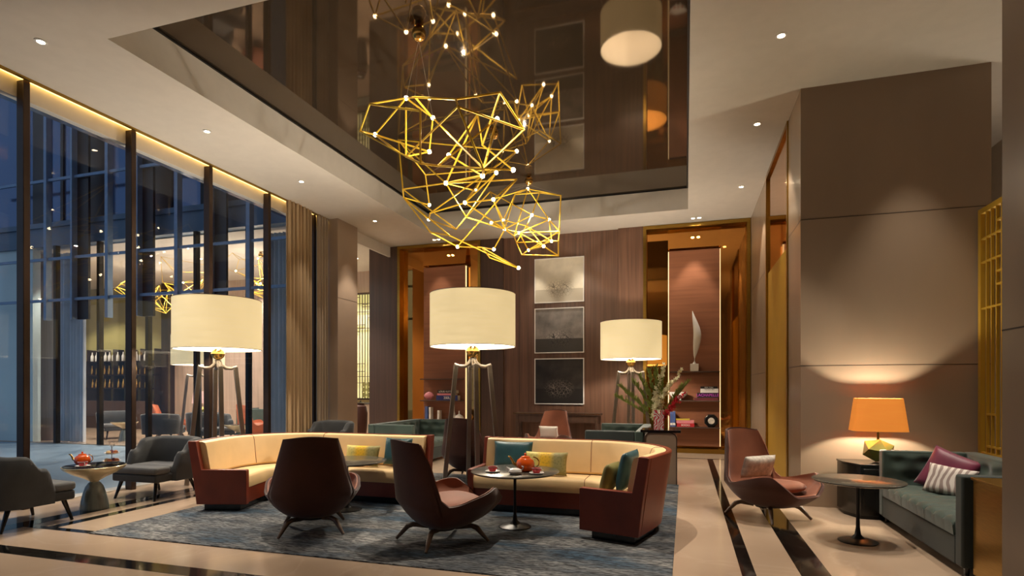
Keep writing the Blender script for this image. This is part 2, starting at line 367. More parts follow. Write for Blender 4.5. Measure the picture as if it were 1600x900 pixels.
# back wall of dark walnut with two niches
struct('trim_15', box(-8.24,-7.37,13.6,14.0,0,CZ), 'wood_dark')
struct('trim_16', box(-5.01,-4.41,13.6,14.0,0,CZ), 'wood_dark')
struct('trim_17', box(-4.41,-1.53,13.66,14.0,0,CZ), 'wood_wall')
struct('trim_18', box(-1.53,-.95,13.58,14.0,0,CZ), 'wood_wall')
struct('trim_19', box(1.38,4.6,13.6,14.0,0,CZ), 'stone2')
for i, x in enumerate((-4.0,-3.75,-2.2,-1.95,-3.0)):
    struct('trim_%d' % (20+i), box(x-.003,x+.003,13.655,13.66,0,CZ), 'wood_dark')
n = 25
for x0, x1, p0, p1 in ((-7.37,-5.01,-6.62,-5.45),(-.95,1.38,-.37,.74)):
    struct('trim_%d'%n, box(x0,x1,13.80,14.0,0,CZ), 'bronze_mirror'); n += 1           # bronze mirror lining
    g = box(x0,x0+.07,13.56,13.80,0,CZ-.01); g.box(x1-.07,x1,13.56,13.80,0,CZ-.01); g.box(x0+.07,x1-.07,13.56,13.80,CZ-.09,CZ-.01)
    struct('trim_%d'%n, g, 'gold'); n += 1
    struct('trim_%d'%n, box(p0,p1,13.62,13.76,.15,4.65), 'wood_niche'); n += 1
    struct('trim_%d'%n, box(p0-.018,p0-.002,13.66,13.70,.15,4.65), 'led'); n += 1
    struct('trim_%d'%n, box(p1+.002,p1+.018,13.66,13.70,.15,4.65), 'led'); n += 1
    struct('trim_%d'%n, box(x0+.07,x1-.07,13.50,13.80,0,.10), 'gold'); n += 1
    # mirrored soffit above the panel, tilted
    g = G(); a0, a1 = p0-.02, p1+.02
    g.add([(a0,13.60,4.70),(a1,13.60,4.70),(a1,13.78,4.70),(a0,13.78,4.70),(a0,13.70,5.17),(a1,13.70,5.17),(a1,13.79,5.17),(a0,13.79,5.17)],
          [(0,3,2,1),(4,5,6,7),(0,1,5,4),(1,2,6,5),(2,3,7,6),(3,0,4,7)])
    struct('trim_%d'%n, g, 'bronze_mirror'); n += 1
# right-hand stone pillar and the wall that runs back from it
struct('trim_40', box(1.39,3.39,7.9,8.79,0,CZ), 'stone')
struct('trim_41', box(1.39,1.60,11.03,13.6,0,CZ), 'stone')
struct('trim_42', box(1.60,3.39,8.79,13.6,0,CZ), 'stone2')
struct('trim_43', box(1.405,1.60,8.86,10.96,3.52,CZ-.05), 'bronze_mirror'); struct('trim_61', box(1.402,1.60,8.86,10.96,0,3.52), 'gold_satin')  # lower mirror made satin gold: its yellow reflection put into the colour
g = box(1.37,1.60,8.79,8.86,0,CZ-.002); g.box(1.37,1.60,10.96,11.03,0,CZ-.002); g.box(1.37,1.60,8.86,10.96,CZ-.07,CZ-.002)
struct('trim_44', g, 'gold')
g = G()
for z in (1.77,3.61):
    g.box(1.388,3.39,7.8985,7.9,z-.004,z+.004); g.box(1.3885,1.39,7.9,8.79,z-.004,z+.004); g.box(1.3885,1.39,11.03,13.6,z-.004,z+.004)
struct('trim_45', g, 'seam')
# stone column close on the right
struct('trim_46', box(1.60,2.6,1.6,3.62,0,CZ), 'stone')
g = box(1.5985,1.6,1.6,3.62,1.796,1.804); g.box(1.5985,1.6,1.6,3.62,3.63,3.638); struct('trim_47', g, 'seam')
# stone pilaster at the end of the glass
struct('trim_48', box(-8.1,-7.42,10.93,11.72,0,CZ), 'stone2')
struct('trim_49', box(-7.42,-7.4185,10.94,11.71,3.5,3.508), 'seam')

# ---- the wing across the courtyard: facade parallel to the back wall
w = bpy.data.objects.new('window_2', None); C.objects.link(w); w['kind'] = 'structure'; w.location = (-12.5,10.9,0)
for x in (-16.17,-14.6,-12.95,-11.42,-9.87): box(x+12.5-.045,x+12.5+.045,-.0,.12,0,5.3).build('mullion','black_metal',w)
xs = [-17.1,-16.17,-14.6,-12.95,-11.42,-9.87,-8.14]
for a, b in zip(xs[:-1], xs[1:]): box(a+12.5+.05,b+12.5-.05,.05,.062,0,5.29).build('glass_pane','glass',w)
for x in (-18.1,-16.02,-13.87,-11.64,-9.54): box(x+12.5-.05,x+12.5+.05,-.34,-.2,3.25,9.6).build('facade_fin','blue_metal',w)
for x0, x1 in ((-15.08,-14.64),(-12.88,-12.48),(-10.66,-10.26)):
    box(x0+12.5,x0+12.56,-.36,-.2,3.25,9.6).build('facade_fin','blue_metal',w)
    box(x0+12.56,x1+12.5,-.22,-.16,3.25,9.6).build('facade_panel','facade_dark',w)
for z in (3.77,4.85,6.92): box(-6.2,4.3,-.3,-.25,z-.035,z+.035).build('transom','blue_metal',w)
g = box(-27.5,-8.0,10.98,11.15,5.3,5.95); g.box(-27.5,-8.0,10.93,10.98,5.82,5.95); g.box(-27.5,-8.0,10.93,10.98,5.3,5.36); struct('wall_wing_band', g, 'facade')
struct('wall_wing_upper', box(-27.5,-8.0,11.04,11.15,5.95,11.5), 'facade_glass')
for i, (x0, x1) in enumerate(((-17.15,-16.5),(-15.0,-14.36),(-12.8,-12.25),(-10.6,-10.12),(-17.55,-17.45),(-16.1,-16.0),(-13.75,-13.62),(-11.35,-11.2),(-9.3,-9.15))):
    struct('trim_%d'%(50+i), box(x0,x1,11.0,11.04,5.96,11.5), 'facade_dark')
struct('wall_wing_left', box(-27.5,-17.15,11.0,11.2,0,5.3), 'teal_wall')
struct('wall_wing_panel', box(-18.2,-16.9,11.45,11.6,0,5.27), 'wood_pink')
struct('wall_main_upper', box(-8.1,-7.95,-3.2,10.98,5.08,11.5), 'facade_glass')
struct('trim_60', box(-7.655,-7.6,11.72,16.2,5.0,5.27), 'ceiling')

# ================================================================== LIGHT
light('passage_fill','POINT',(4.0,8.2,3.0),35,(1,.89,.74),shadow_soft_size=.1)  # added fill with no fixture, brightens the wall strip beyond the pillar
W = bpy.data.worlds.new('dusk'); bpy.context.scene.world = W; W.use_nodes = True
nt = W.node_tree; bg = nt.nodes['Background']; bg.inputs[0].default_value = (.30,.42,.60,1); bg.inputs[1].default_value = .75
dl_labels = {(-6.72,4.39):'left-hand recessed downlight nearest the camera, over the grey tub chairs',
 (-6.74,6.65):'second recessed downlight along the window cove, level with the third mullion',
 (-6.73,8.78):'third recessed downlight along the window cove, in front of the brown drape',
 (-6.73,11.35):'small recessed downlight near the stone pilaster at the far left',
 (.98,6.64):'right-hand recessed downlight nearest the camera, right of the ceiling recess',
 (.98,8.77):'middle recessed downlight right of the ceiling recess, above the bronze slot',
 (1.0,11.43):'far recessed downlight right of the ceiling recess, near the back wall'}
def downlight(x, y, label, e=160, size=62, col=WARM, z=CZ, blend=.35, visible=True, grp='recessed downlights in the lounge ceiling'):
    t = thing('downlight', (x,y,z), 0, label, 'downlight', grp)
    G().lathe([(.040,-.001),(.058,-.001),(.06,-.006),(.038,-.008)],24,cap=False).build('trim_ring','white',t,thick=.003)
    G().lathe([(.001,-.004),(.037,-.004),(.037,-.002),(.001,-.002)],20).build('lens','lens',t)
    if e: light('downlight_lamp','SPOT',(0,0,-.03),e,col,t,spot_size=math.radians(size),spot_blend=blend,shadow_soft_size=.03)
    return t
for (x, y), lb in dl_labels.items(): downlight(x, y, lb, 230)
downlight(.16,13.24,'left one of the paired downlights over the right-hand niche',120,50)
downlight(.29,13.24,'right one of the paired downlights over the right-hand niche',40,50)
downlight(-6.14,13.24,'left one of the paired downlights over the left-hand niche',90,50)
downlight(-6.02,13.24,'right one of the paired downlights over the left-hand niche',30,50)
def wash(x, y, z, e, size, blend=.5, col=WARM, rad=.03, name='unseen_spot'):  # spot without a fixture; some follow wall scallops, others are added to brighten
    light(name,'SPOT',(x,y,z),e,col,None,spot_size=math.radians(size),spot_blend=blend,shadow_soft_size=rad)
wash(-3.52,13.2,5.2,170,48); wash(-2.45,13.2,5.2,170,48)
wash(2.55,7.3,5.2,190,52,.7); wash(1.62,7.35,5.2,110,28,.6); wash(-6.95,11.3,5.2,150,58,.8)
wash(.19,13.25,5.2,90,50); wash(-.4,8.75,5.2,190,20); wash(-7.15,9.9,5.2,120,50)  # last two added to brighten the flowers and the brown drape
for x in (-16.4,-13.2,-9.2): wash(x,11.9,5.2,420,95)  # unseen spots added to lift the drapes across the courtyard
for x, y, e, s in ((-4.5,5.9,720,46),(-1.6,5.9,720,46),(-3.1,6.2,150,40),(-2.7,10.6,320,60),(-5.2,10.6,240,55),(-1.1,10.2,240,55)):
    wash(x, y, 5.7, e, s)
for x, y, e in ((-7.0,5.5,260),(.9,5.0,240),(1.5,6.2,300),(-5.4,2.9,280),(-1.5,2.4,140),(2.6,5.9,190),(4.0,9.0,200)):
    wash(x, y, 5.22, e, 60)  # added spots, no fixtures: brighten seating, floor and the wall past the pillar
for i,(x, y) in enumerate(((-16.2,13.2),(-13.6,13.2),(-11.0,13.2),(-9.2,14.5),(-13.6,15.2),(-20.5,14))):
    downlight(x, y, 'recessed downlight in the ceiling of the lounge across the courtyard', 620, 120, grp='downlights across the courtyard')
# ================================================================== FURNITURE
def smooth(a, b, x):
    t = max(0, min(1, (x-a)/(b-a))); return t*t*(3-2*t)
def pillow(name, w, h, t, m, loc, rot, label=None, cat='cushion', group=None, n=18):
    """soft cushion standing in its XZ plane, thickness along Y"""
    g = G(); vs = []; fs = []
    for side in (1, -1):
        for j in range(n+1):
            for i in range(n+1):
                u = -1+2*i/n; v = -1+2*j/n
                x = w/2*u*(1-.05*(1-v*v)*abs(u)); z = h/2*v*(1-.05*(1-u*u)*abs(v))
                y = side*t/2*(max(0,(1-u**4))*max(0,(1-v**4)))**.45
                vs.append((x, y, z))
    N = (n+1)**2
    for s in (0, 1):
        for j in range(n):
            for i in range(n):
                a = s*N+j*(n+1)+i; q = (a, a+1, a+n+2, a+n+1); fs.append(q if s else q[::-1])
    g.add(vs, fs)
    o = g.build(name, m, loc=loc, rot=rot, smooth=80)
    if label: tag(o, label, cat, group)
    return o

# ---- high-backed shell chair on four splayed legs (faces +Y)
def shell_point(th, t, inset=0):
    # th = 0 front, pi back ; t = 0 pan centre .. 1 rim
    a = abs(th)
    back = smooth(math.radians(122), math.radians(131), a)
    arm = smooth(math.radians(22), math.radians(47), a)
    Ha = .33 + .20*arm - .115*smooth(math.radians(50), math.radians(120), a)
    H = Ha*(1-back) + (.985+.025*math.cos(2*(a-PI)))*back
    z0 = .145
    zt = t**2.3
    z = z0+(H-z0)*zt
    # plan half-axes grow with t
    z_ = z0+(H-z0)*zt; rr = min(1,max(0,(z_-z0)/.27))**.35
    hw = .455 - .155*max(0,(z-.40)/.60) + .045*smooth(.30,.52,z)*(1-smooth(math.radians(70),math.radians(120),a))
    if a < PI/2: fy = .49+.15*(1-smooth(math.radians(20),math.radians(47),a))
    else: fy = .38
    cx = math.sin(a)**1 ; cy = math.cos(a)
    k = (abs(cx)**2.6+abs(cy)**2.6)**(-1/2.6)
    x = hw*k*cx*rr*(1 if th >= 0 else -1); y = fy*k*cy*rr
    if a < math.radians(122): y += .07*smooth(math.radians(40), math.radians(80), a)*smooth(.3,.5,z)
    if z > .35 and back > 0: y -= (z-.35)*.16*back
    return Vector((x, y, z))
def make_shell_chair(label, group=None, cushion=True):
    t = thing('lounge_chair', (0,0,0), 0, label, 'armchair', group)
    nu, nv = 96, 22; vs = []; fs = []
    for j in range(nv+1):
        for i in range(nu):
            th = -PI+2*PI*i/nu; vs.append(shell_point(th, .04+.96*j/nv))
    for j in range(nv):
        for i in range(nu):
            i2 = (i+1)%nu; fs.append((j*nu+i, j*nu+i2, (j+1)*nu+i2, (j+1)*nu+i))
    fs.append(tuple(range(nu))[::-1])
    out = G().add(vs, fs).build('shell', 'suede', t, smooth=60, thick=.022)
    # inner upholstered lining, a little inside the shell
    vs2 = []
    for j in range(nv+1):
        for i in range(nu):
            th = -PI+2*PI*i/nu; p = shell_point(th, .04+.945*j/nv); q = Vector((p.x*.955, p.y*.955+(.0 if abs(th)<PI/2 else .003), p.z+.016)); vs2.append(q)
    G().add(vs2, fs).build('lining', 'suede_in', t, smooth=60, thick=.012)
    sc = G(); rings = []
    for k in range(9):
        ph = -PI/2+PI*k/8; r = math.cos(ph)**.5 if abs(ph) < PI/2-.01 else .02; z = .365+.072*math.sin(ph)
        ring = []
        for i in range(40):
            a = 2*PI*i/40; cx, cy = math.cos(a), math.sin(a); q = (abs(cx)**3+abs(cy)**3)**(-1/3)
            ring.append((.335*q*cx*r, .05+.32*q*cy*r, z+.02*(cy*r)))
        rings.append(ring)
    sc.loft(rings).build('seat_cushion', 'suede_in', t, smooth=70)
    lg = G().lathe([(.10,.118),(.13,.125),(.13,.145),(.06,.155)],24).build('base_plate', 'black_metal', t)
    for sx in (-1, 1):
        for sy in (-1, 1):
            G().tube([(sx*.10,sy*.10,.138),(sx*.19,sy*.21,.158),(sx*.23,sy*.25,.14),(sx*.305,sy*.335,.015)], [.018,.024,.027,.014], 10).build('leg', 'walnut_leg', t)
    return t
SH = 'high-backed brown shell lounge chairs'
cA = make_shell_chair('brown high-backed lounge chair seen squarely from behind, left of the pair on the rug', SH)
cA.location = (-3.72,5.04,.012); cA.rotation_euler = (0,0,head(-.55,.835))
cB = dup(cA, (-2.25,5.03,.012), head(.60,.80), 'brown high-backed lounge chair seen from its left side, right of the pair on the rug')
cC = dup(cA, (.90,7.10,0), head(.66,-.75), 'brown lounge chair facing the camera by the stone pillar, with a patterned cushion')
cE = dup(cA, (-3.36,8.62,.0125), head(.06,1.0), 'dark brown lounge chair behind the middle floor lamp, between the curved sofas')
cD = dup(cA, (-2.75,11.7,0), head(-.12,-1.0), 'cognac lounge chair facing the camera before the console under the prints')
pillow('cushion',.48,.27,.13,'ikat',(.82,7.25,.565),(-.30,0,head(.66,-.75)),'silver patterned cushion on the brown lounge chair by the stone pillar')
pillow('cushion',.42,.26,.12,'white_fabric',(-2.75,11.60,.56),(.3,0,-.1),'white cushion on the cognac lounge chair in front of the console')
pillow('cushion',.36,.30,.12,'white_fabric',(-3.50,8.75,.57),(.1,0,.3),'white cushion behind the back of the chair behind the middle lamp')

# ---- curved sofas
def curve_path(cx, cy, x_end, side, tail=.47, turn=106):
    """list of (origin, outward unit) along the sofa; side=+1 curve at the right, -1 at the left"""
    P = []
    n = 22
    for i in range(n): P.append(((x_end+(cx-x_end)*i/n, cy), (0,1)))
    m = 30
    for i in range(m+1):
        a = math.radians(90-turn*i/m); P.append(((cx,cy),(side*math.cos(a), math.sin(a))))
    a = math.radians(90-turn); d = (side*-math.cos(a+PI/2), -math.sin(a+PI/2))
    for i in range(1, 7): P.append(((cx+d[0]*tail*i/6, cy+d[1]*tail*i/6),(side*math.cos(a), math.sin(a))))
    return P
def sweep(P, prof, i0=0, i1=None, loc=(0,0,0), gap=0):
    i1 = len(P) if i1 is None else i1
    rings = []
    for (o, nrm) in P[i0:i1]:
        rings.append([(o[0]+nrm[0]*r-loc[0], o[1]+nrm[1]*r-loc[1], z) for r, z in prof])
    return G().loft(rings)
def endcap(P, k, prof, th, loc):
    (o, nr) = P[k]; (o2, n2) = P[k-1] if k > 0 else P[1]
    # direction away from the sofa body
    rr = .5; d = Vector((o[0]+nr[0]*rr-o2[0]-n2[0]*rr, o[1]+nr[1]*rr-o2[1]-n2[1]*rr)).normalized()*th
    g = G(); a = [(o[0]+nr[0]*r-loc[0], o[1]+nr[1]*r-loc[1], z) for r, z in prof]
    return g.loft([a, [(x+d.x, y+d.y, z) for x, y, z in a]])
def curved_sofa(cx, cy, x_end, side, label):
    loc = (cx, cy+.3, 0); t = thing('curved_sofa', (cx,cy+.3,.012), 0, label, 'sofa', 'curved sofas on the rug')
    P = curve_path(cx, cy, x_end, side); L = len(P)
    # shell: rail and leaning outer back
    sweep(P, [(.30,.085),(.86,.085),(.965,.825),(.955,.835),(.915,.835),(.82,.27),(.30,.27)],loc=loc).build('frame','leather',t,smooth=30)
    sweep(P, [(.36,0),(.80,0),(.80,.085),(.36,.085)],loc=loc).build('plinth','black',t,smooth=30)
    cuts = [0, 12, 24, 38, L] if side > 0 else [0, 14, 24, 38, L]
    cuts = [0, 22, L]
    seat = [(.285,.272),(.275,.30),(.275,.395),(.29,.42),(.32,.432),(.70,.425),(.74,.42),(.74,.272)]
    for a, b in zip(cuts[:-1], cuts[1:]):
        sweep(P, seat, a, min(b+1, L), loc).build('seat_cushion','cream',t,smooth=40)
    back = [(.738,.43),(.72,.455),(.775,.77),(.795,.815),(.83,.828),(.905,.828),(.822,.43)]
    bcs = []
    for a, b in ((0,22),(22,42),(42,L)):
        bcs.append(sweep(P, back, a, min(b+1, L), loc).build('back_cushion','cream',t,smooth=40))
    # thin dark seams where the cushions meet
    for k in (22, 42):
        o, nr = P[k]; g = G()
        pts = [(o[0]+nr[0]*r-loc[0], o[1]+nr[1]*r-loc[1], z+.0) for r, z in ((.719,.457),(.774,.77),(.794,.816),(.83,.8295),(.9,.8295))]
        g.tube(pts, .0035, 6).build('seam','leather',bcs[0 if k == 22 else 1])
        if k == 22: G().tube([(o[0]+nr[0]*r-loc[0], o[1]+nr[1]*r-loc[1], z) for r, z in ((.274,.28),(.274,.395),(.289,.421),(.32,.433),(.7,.427))], .0035, 6).build('seam','leather',t)
    arm = [(.255,.085),(.86,.085),(.90,.40),(.965,.83),(.95,.84),(.865,.84),(.80,.50),(.265,.50),(.255,.49)]
    endcap(P, L-1, arm, .07, loc).build('arm','leather',t,bev=.006)
    endcap(P, 0, arm, .07, loc).build('arm','leather',t,bev=.006)
    return t
curved_sofa(-1.10,6.12,-2.45,1,'right curved sofa with rust leather frame and cream seat, curving round at its right end')
curved_sofa(-4.92,6.12,-3.35,-1,'left curved sofa with rust leather frame and cream seat, curving round at its left end')
TC = 'throw cushions on the curved sofas'
pillow('cushion',.50,.36,.14,'teal',(-2.06,6.755,.645),(-.22,0,.03),'teal satin cushion at the left end of the right curved sofa, behind the teapot',group=TC)
pillow('cushion',.52,.28,.13,'yellow',(-1.60,6.61,.585),(-.28,0,-.02),'yellow damask cushion overlapping the teal one on the right curved sofa',group=TC)
pillow('cushion',.44,.40,.13,'teal',(-.56,5.80,.665),(-.2,0,-1.75),'dark teal cushion leaning by the right arm of the right curved sofa',group=TC)
pillow('cushion',.36,.30,.12,'olive',(-.73,5.76,.59),(-.25,0,-1.75),'olive cushion in front of the dark teal one at the right arm',group=TC)
pillow('cushion',.50,.28,.13,'yellow',(-4.13,6.64,.585),(-.28,0,.04),'yellow damask cushion in the middle of the left curved sofa',group=TC)
pillow('cushion',.40,.36,.14,'teal',(-3.66,6.755,.645),(-.22,0,.0),'teal satin cushion at the right end of the left curved sofa',group=TC)
pillow('cushion',.38,.28,.12,'yellow',(-5.12,6.66,.585),(-.28,0,.35),'yellow cushion half hidden behind the left high-backed chair',group=TC)

# ---- grey tub chairs (face +Y)
def make_tub(label, group):
    t = thing('tub_chair', (0,0,0), 0, label, 'armchair', group)
    # plan path of the wrap-round back: from left arm front, round the rear, to right arm front
    path = []; W_, D_ = .405, .36
    for i in range(9): path.append((-W_, .08-.26*i/9, i/9*.22))
    for i in range(19):
        a = PI+PI*i/18*1.0; path.append((W_*math.copysign(abs(math.cos(a))**.62, math.cos(a)), -.18+.20*(-abs(math.sin(a))**.62), .22+.56*i/18))
    for i in range(1, 10): path.append((W_, -.18+.26*i/9, .78+.22*i/9))
    rings = []
    for k, (x, y, s) in enumerate(path):
        q = abs(s-.5)*2                                     # 0 rear .. 1 arm front
        h = .80-.02*smooth(.1,.45,q)-.15*smooth(.52,.78,q)-.20*smooth(.84,1.0,q)**1.6
        a = Vector(path[max(k-1,0)][:2]); b = Vector(path[min(k+1,len(path)-1)][:2]); d = (b-a).normalized(); nrm = Vector((d.y,-d.x))
        th = .045+.012*math.sin(PI*s)
        zb = .24; ring = []
        out = .035*smooth(.3,.8,h)
        for (o, z) in ((-th,zb),(th,zb),(th+out*.5,(zb+h)/2),(th+out,h-.04),(th*.6+out,h-.008),(out*.6,h),(-th*.6+out*.4,h-.008),(-th,h-.05),(-th,(zb+h)/2)):
            ring.append((x+nrm.x*o, y+nrm.y*o, z))
        rings.append(ring)
    G().loft(rings).build('back', 'velvet_grey', t, smooth=60)
    box(-.385,.385,-.32,.33,.24,.345).build('seat_base','velvet_grey',t,bev=.025,seg=3)
    g = box(-.352,.352,-.30,.10,.345,.44); g.box(-.39,.39,.10,.34,.345,.44); g.build('seat_cushion','velvet_grey_lit',t,bev=.035,seg=4)
    pil = None
    for sx in (-1, 1):
        G().tube([(sx*.30,.25,.245),(sx*.345,.315,.003)],[.026,.015],10).build('leg','black',t)
        G().tube([(sx*.30,-.27,.245),(sx*.345,-.36,.003)],[.026,.015],10).build('leg','black',t)
    return t
TG = 'charcoal velvet tub chairs'
t1 = make_tub('charcoal velvet tub chair at the left edge of the picture, its back to the camera', TG)
t1.location = (-6.99,4.36,.001); t1.rotation_euler = (0,0,-.06)
t2 = dup(t1, (-6.99,6.02,.001), PI+.0, 'charcoal velvet tub chair facing the camera between the glass wall and the left sofa')
t3 = dup(t1, (-7.08,10.0,.001), PI-.1, 'charcoal velvet tub chair in the distance in front of the brown drape')
FG = 'grey tub chairs in the lounge across the courtyard'
dup(t1,(-15.95,12.5,0),-PI/2-.45,'grey tub chair across the courtyard, just right of the far drape',FG)
dup(t1,(-13.6,12.0,0),.35,'grey tub chair across the courtyard, turned away beside the far bell table',FG)
dup(t1,(-13.3,13.1,0),.6,'grey tub chair across the courtyard, behind the legs of the left lamp',FG)
dup(t1,(-11.9,12.0,0),-PI/2-.4,'grey tub chair across the courtyard, seen between the legs of the left floor lamp',FG)

# ---- bell table between the tub chairs
def bell_table(label, group):
    t = thing('bell_table', (0,0,0), 0, label, 'side table', group)
    G().lathe([(.15,0),(.152,.02),(.14,.10),(.118,.20),(.092,.28),(.062,.325),(.045,.335)],48).build('base','smoke_bell',t)
    G().lathe([(.045,.335),(.05,.345),(.12,.39),(.22,.435),(.315,.50),(.33,.53),(.326,.533),(.306,.503),(.2,.445),(.1,.41),(.02,.40)],56,cap=False).build('bowl','amber_glass',t,smooth=50)
    G().lathe([(.316,.529),(.318,.54),(.31,.543)],56).build('top','black_top',t)
    return t
bt = bell_table('bell-shaped side table with dark top between the two near tub chairs','bell side tables'); bt.location = (-6.97,5.16,.0012)
dup(bt,(-15.0,11.95,0),0,'pale bell-shaped side table in the lounge across the courtyard','bell side tables')
dup(bt,(-11.05,11.9,0),0,'bell-shaped side table across the courtyard, just left of the dark sofa back','bell side tables')

# ---- round pedestal tables
def tulip_table(label, r, h, top, loc, group, bx=.5):
    t = thing('pedestal_table', loc, 0, label, 'table', group)
    G().lathe([(.17,0),(.172,.008),(.15,.018),(.06,.035),(.028,.07),(.018,.14),(.014,.30),(.016,h-.10),(.026,h-.04),(.05,h-.022)],40).build('pedestal','black_metal',t)
    G().lathe([(r*.96,h-.022),(r,h-.012),(r,h-.004),(r-.006,h)],72).build('table_top',top,t)
    return t
tulip_table('round stone pedestal table with the tea service in front of the right curved sofa',.47,.60,'dark_top',(-1.74,5.78,.012),'round pedestal tables')
tulip_table('round stone pedestal table in front of the left curved sofa, half behind the chair',.47,.60,'dark_top',(-3.93,5.98,.012),'round pedestal tables')
tulip_table('thin round tulip table between the brown chair and the green tufted sofa',.40,.60,'dark_top',(1.60,6.24,.0012),'round pedestal tables')

# ---- tea things
def teapot(loc, rz, label, s=1.0):
    t = thing('teapot', loc, rz, label, 'teapot', 'orange teapots')
    G().lathe([(.045*s,0),(.07*s,.008*s),(.098*s,.05*s),(.10*s,.08*s),(.085*s,.12*s),(.05*s,.145*s),(.046*s,.147*s)],32).build('body','orange',t)
    G().lathe([(.052*s,.143*s),(.045*s,.158*s),(.012*s,.166*s),(.008*s,.176*s),(.014*s,.186*s),(.004*s,.194*s)],24).build('lid','orange',t)
    G().tube([(-.085*s,0,.06*s),(-.125*s,0,.08*s),(-.145*s,0,.12*s),(-.165*s,0,.15*s),(-.185*s,0,.152*s)],[.02*s,.016*s,.012*s,.010*s,.009*s],10).build('spout','brass',t)
    pts = [(.085*s+.062*s*math.sin(a), 0, .095*s-.055*s*math.cos(a)) for a in [PI*k/10 for k in range(11)]]
    G().tube(pts,.006*s,8).build('handle','brass',t)
    return t
def cup(loc, rz, label, m='red'):
    t = thing('teacup', loc, rz, label, 'cup', 'red teacups on white saucers')
    G().lathe([(.03,0),(.05,.003),(.078,.012),(.076,.015),(.05,.007),(.002,.006)],32,cap=False).build('saucer','white',t)
    bw = G().lathe([(.026,.007),(.034,.012),(.046,.035),(.05,.058),(.047,.058),(.042,.034),(.03,.015),(.002,.013)],32,cap=False).build('bowl',m,t)
    G().lathe([(.0502,.055),(.0505,.0595),(.0465,.0595),(.0465,.055)],32,cap=False).build('rim','white',bw)
    pts = [(.046+.02*math.sin(a), 0, .034-.017*math.cos(a)) for a in [PI*k/8 for k in range(9)]]
    G().tube(pts,.0035,6).build('handle','white',t)
    return t
zt = .6122
teapot((-1.62,5.76,zt),.12,'orange teapot with brass spout and handle on the table by the right sofa')
cup((-1.93,5.60,zt),.3,'red teacup on a saucer, left of the orange teapot on the right pedestal table')
cup((-1.46,5.62,zt),.5,'red teacup on a saucer, right of the orange teapot on the right pedestal table')
t = thing('milk_jug',(-1.66,5.52,zt),.1,'small white jug with a curled handle in front of the orange teapot','jug')
G().lathe([(.03,0),(.045,.006),(.058,.03),(.05,.05),(.03,.062)],24,sx=1.2).build('body','white',t)
G().tube([(-.05,0,.045),(-.08,0,.06),(-.092,0,.075)],[.016,.012,.006],8).build('spout','white',t)
G().tube([(.05,0,.04),(.078,0,.055),(.085,0,.078),(.068,0,.085)],.006,6).build('handle','white',t)
tz = .5442
teapot((-7.09,5.10,tz),.35,'orange teapot with brass spout and handle on the bell table by the window',.85)
cup((-6.93,4.99,tz),-.3,'red teacup on a saucer in front of the teapot on the bell table')
t = thing('cake_stand',(-6.80,5.25,tz),0,'two-tier white cake stand with pastries on the bell table','cake stand')
G().lathe([(.06,0),(.06,.006),(.01,.01),(.004,.02),(.004,.235),(.001,.24)],20).build('stem','nickel',t)
for z, r in ((.03,.10),(.13,.082)):
    G().lathe([(.004,z),(r*.7,z),(r,z+.014),(r,z+.017),(r*.68,z+.005),(.004,z+.004)],32).build('plate','white',t)
pts = [(.04*math.sin(a),0,.25-.035*math.cos(a)) for a in [2*PI*k/20 for k in range(20)]]
G().tube(pts,.003,6,closed=True).build('ring_handle','nickel',t)
k = 0
for z, r, n in ((.036,.055,4),(.136,.042,3)):
    for i in range(n):
        a = 2*PI*i/n+.5; x, y = -6.80+r*math.cos(a), 5.25+r*math.sin(a); k += 1
        o = G().lathe([(.018,0),(.024,.006),(.027,.02),(.02,.034),(.006,.04)],14).build('pastry',('cake','burgundy','cream')[i%3],loc=(x,y,tz+z))
        tag(o,('small %s pastry on the %s tier of the cake stand' % (('brown','dark berry','pale')[i%3],'upper' if z>.1 else 'lower')),'pastry','pastries on the cake stand')

# ---- tall drum-shade floor lamps
def floor_lamp(label, loc, rz, group='tall cream drum floor lamps', e=200):
    t = thing('floor_lamp', loc, rz, label, 'floor lamp', group)
    g = G().lathe([(.63,2.09),(.63,2.86)],72,cap=False)
    sh = g.build('lamp_shade','shade',t,thick=.004,smooth=60)
    G().lathe([(.622,2.095),(.622,2.855)],72,cap=False).build('shade_lining','shade_inner',sh,smooth=60)
    for z in (2.088,2.862): G().lathe([(.626,z-.004),(.636,z-.004),(.636,z+.004),(.626,z+.004),(.626,z-.004)],72,cap=False).build('shade_rim','nickel',sh)
    G().lathe([(.001,2.10),(.045,2.10),(.085,2.065),(.10,2.02),(.085,1.975),(.05,1.94),(.03,1.93)],32).build('globe','brass',t)
    G().lathe([(.03,1.93),(.05,1.92),(.05,1.89),(.035,1.88),(.035,1.80)],24).build('neck','nickel',t)
    G().ball((0,0,2.22),.06,16).build('bulb','shade_inner',t)
    g = G()
    for a in (0, PI/2, PI, 3*PI/2):
        c, s = math.cos(a), math.sin(a)
        g = G(); g.tube([(c*.02,s*.02,1.90),(c*.05,s*.05,1.845),(c*.11,s*.11,1.80),(c*.19,s*.19,1.795),(c*.275,s*.275,1.83)],[.034,.034,.03,.026,.018],10)
        g.build('shoulder','nickel',t)
        L = G().tube([(c*.25,s*.25,1.82),(c*.43,s*.43,.004)],.044,4,PI/4)
        L.build('leg','nickel',t,bev=.004)
        G().tube([(c*.165,s*.165,1.79),(c*.205,s*.205,1.785)],.02,4,PI/4)
    g = G(); g.tube([(.30*math.cos(a),.30*math.sin(a),1.40) for a in (0,PI/2,PI,3*PI/2)],.008,6,closed=True)
    light('lamp_light','POINT',(0,0,2.36),e,WARM,t,shadow_soft_size=.08)
    return t
yaw = math.atan2(-.2933,.956)
lampM = floor_lamp('tall floor lamp with cream drum shade standing in the gap between the curved sofas',(-3.02,7.86,.012),.395+.14)
